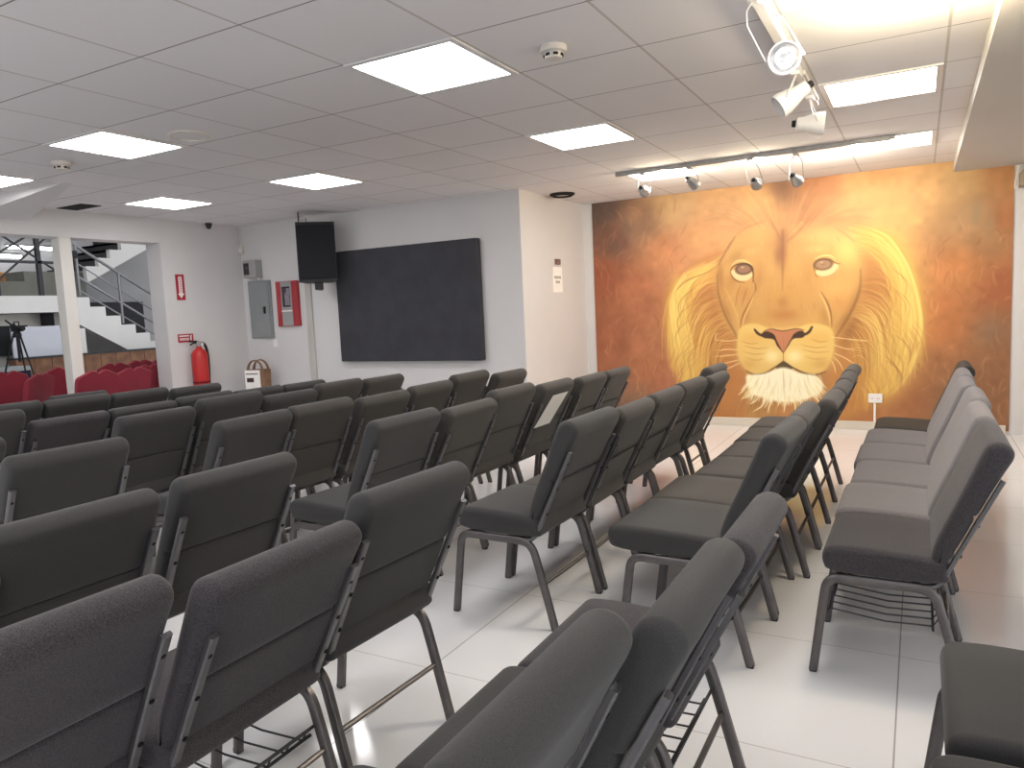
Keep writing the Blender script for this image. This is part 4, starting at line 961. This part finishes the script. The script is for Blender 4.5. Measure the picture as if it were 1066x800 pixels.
m.tube([(-.05, 0, 1.44), (-.05, 0, 1.49), (.07, 0, 1.49), (.07, 0, 1.44)], .008, 8).lathe([(.03, 0), (.034, .06), (.028, .07)], (.10, 0, 1.40), (1, 0, 0), 16)
m.tube([(.0, -.04, 1.44), (.0, -.13, 1.52)], .012, 8)
m.build('video_camera', M_['black'], t, True)
tag(t, 'black video camera on a tripod beyond the left opening', 'camera')

# ------------------------------------------------------------------ lamps
def light(name, kind, loc, energy, col, **k):
    d = bpy.data.lights.new(name, kind); d.energy = energy; d.color = col
    for a, b in k.items(): setattr(d, a, b)
    o = bpy.data.objects.new(name, d); COL.objects.link(o); o.location = loc; return o
def aim(o, p): o.rotation_euler = (Vector(p)-o.location).to_track_quat('-Z', 'Y').to_euler()
WARM = (1., .90, .74)
for (x, tx, tz, e) in ((-2.13, -2.5, 1.95, 15), (-1.70, -1.85, 2.3, 16), (-1.20, -.9, 2.3, 18), (-.84, .0, 2.2, 34)):
    o = light('spot_beam', 'SPOT', (x, 6.50, 2.32), e, WARM, spot_size=math.radians(120), spot_blend=1., shadow_soft_size=.04); aim(o, (tx, YB, tz))
for (x, e) in ((-2.0, 9.), (-1.22, 10.)):
    light('ceiling_glow', 'POINT', (x, 6.52, 2.40), e, (1., .86, .6), shadow_soft_size=.04)
light('ceiling_glow', 'POINT', (.0, 3.34, 2.37), 26., (1., .84, .55), shadow_soft_size=.05)  # added point light, no lamp here: brightens the ceiling by the soffit
light('ceiling_glow', 'POINT', (-.45, 6.75, 2.36), 8.0, WARM, shadow_soft_size=.04)
o = light('spot_beam', 'SPOT', (-.40, 2.6, 2.36), 70, (1., .84, .56), spot_size=math.radians(80), spot_blend=.9, shadow_soft_size=.05); aim(o, (.2, 3.6, 2.52))

w = bpy.data.worlds.new('world'); S.world = w; w.use_nodes = True
w.node_tree.nodes['Background'].inputs[0].default_value = (.95, .975, 1, 1); w.node_tree.nodes['Background'].inputs[1].default_value = 1.2

# ------------------------------------------------------------------ camera
cd = bpy.data.cameras.new('camera'); cam = bpy.data.objects.new('camera', cd); COL.objects.link(cam)
cd.sensor_fit = 'HORIZONTAL'; cd.sensor_width = 36; cd.lens = 766.977/1066*36; cd.clip_start = .02
R0 = ((0.8753016, 0.48139059, -0.0459369), (0.00893978, -0.11108597, -0.99377059), (-0.48349476, 0.86943833, -0.10153726))
r, d, f = [Vector(v) for v in R0]
mw = Matrix((r, -d, -f)).transposed().to_4x4(); mw.translation = (0, 0, 1.36); cam.matrix_world = mw
S.camera = cam
S.view_settings.view_transform = 'Standard'; S.view_settings.look = 'None'; S.view_settings.gamma = 1; S.view_settings.use_curve_mapping = False
S.view_settings.exposure = 0.46
S.cycles.max_bounces = 8; S.cycles.diffuse_bounces = 5; S.cycles.use_denoising = True
S.cycles.sample_clamp_indirect = 8
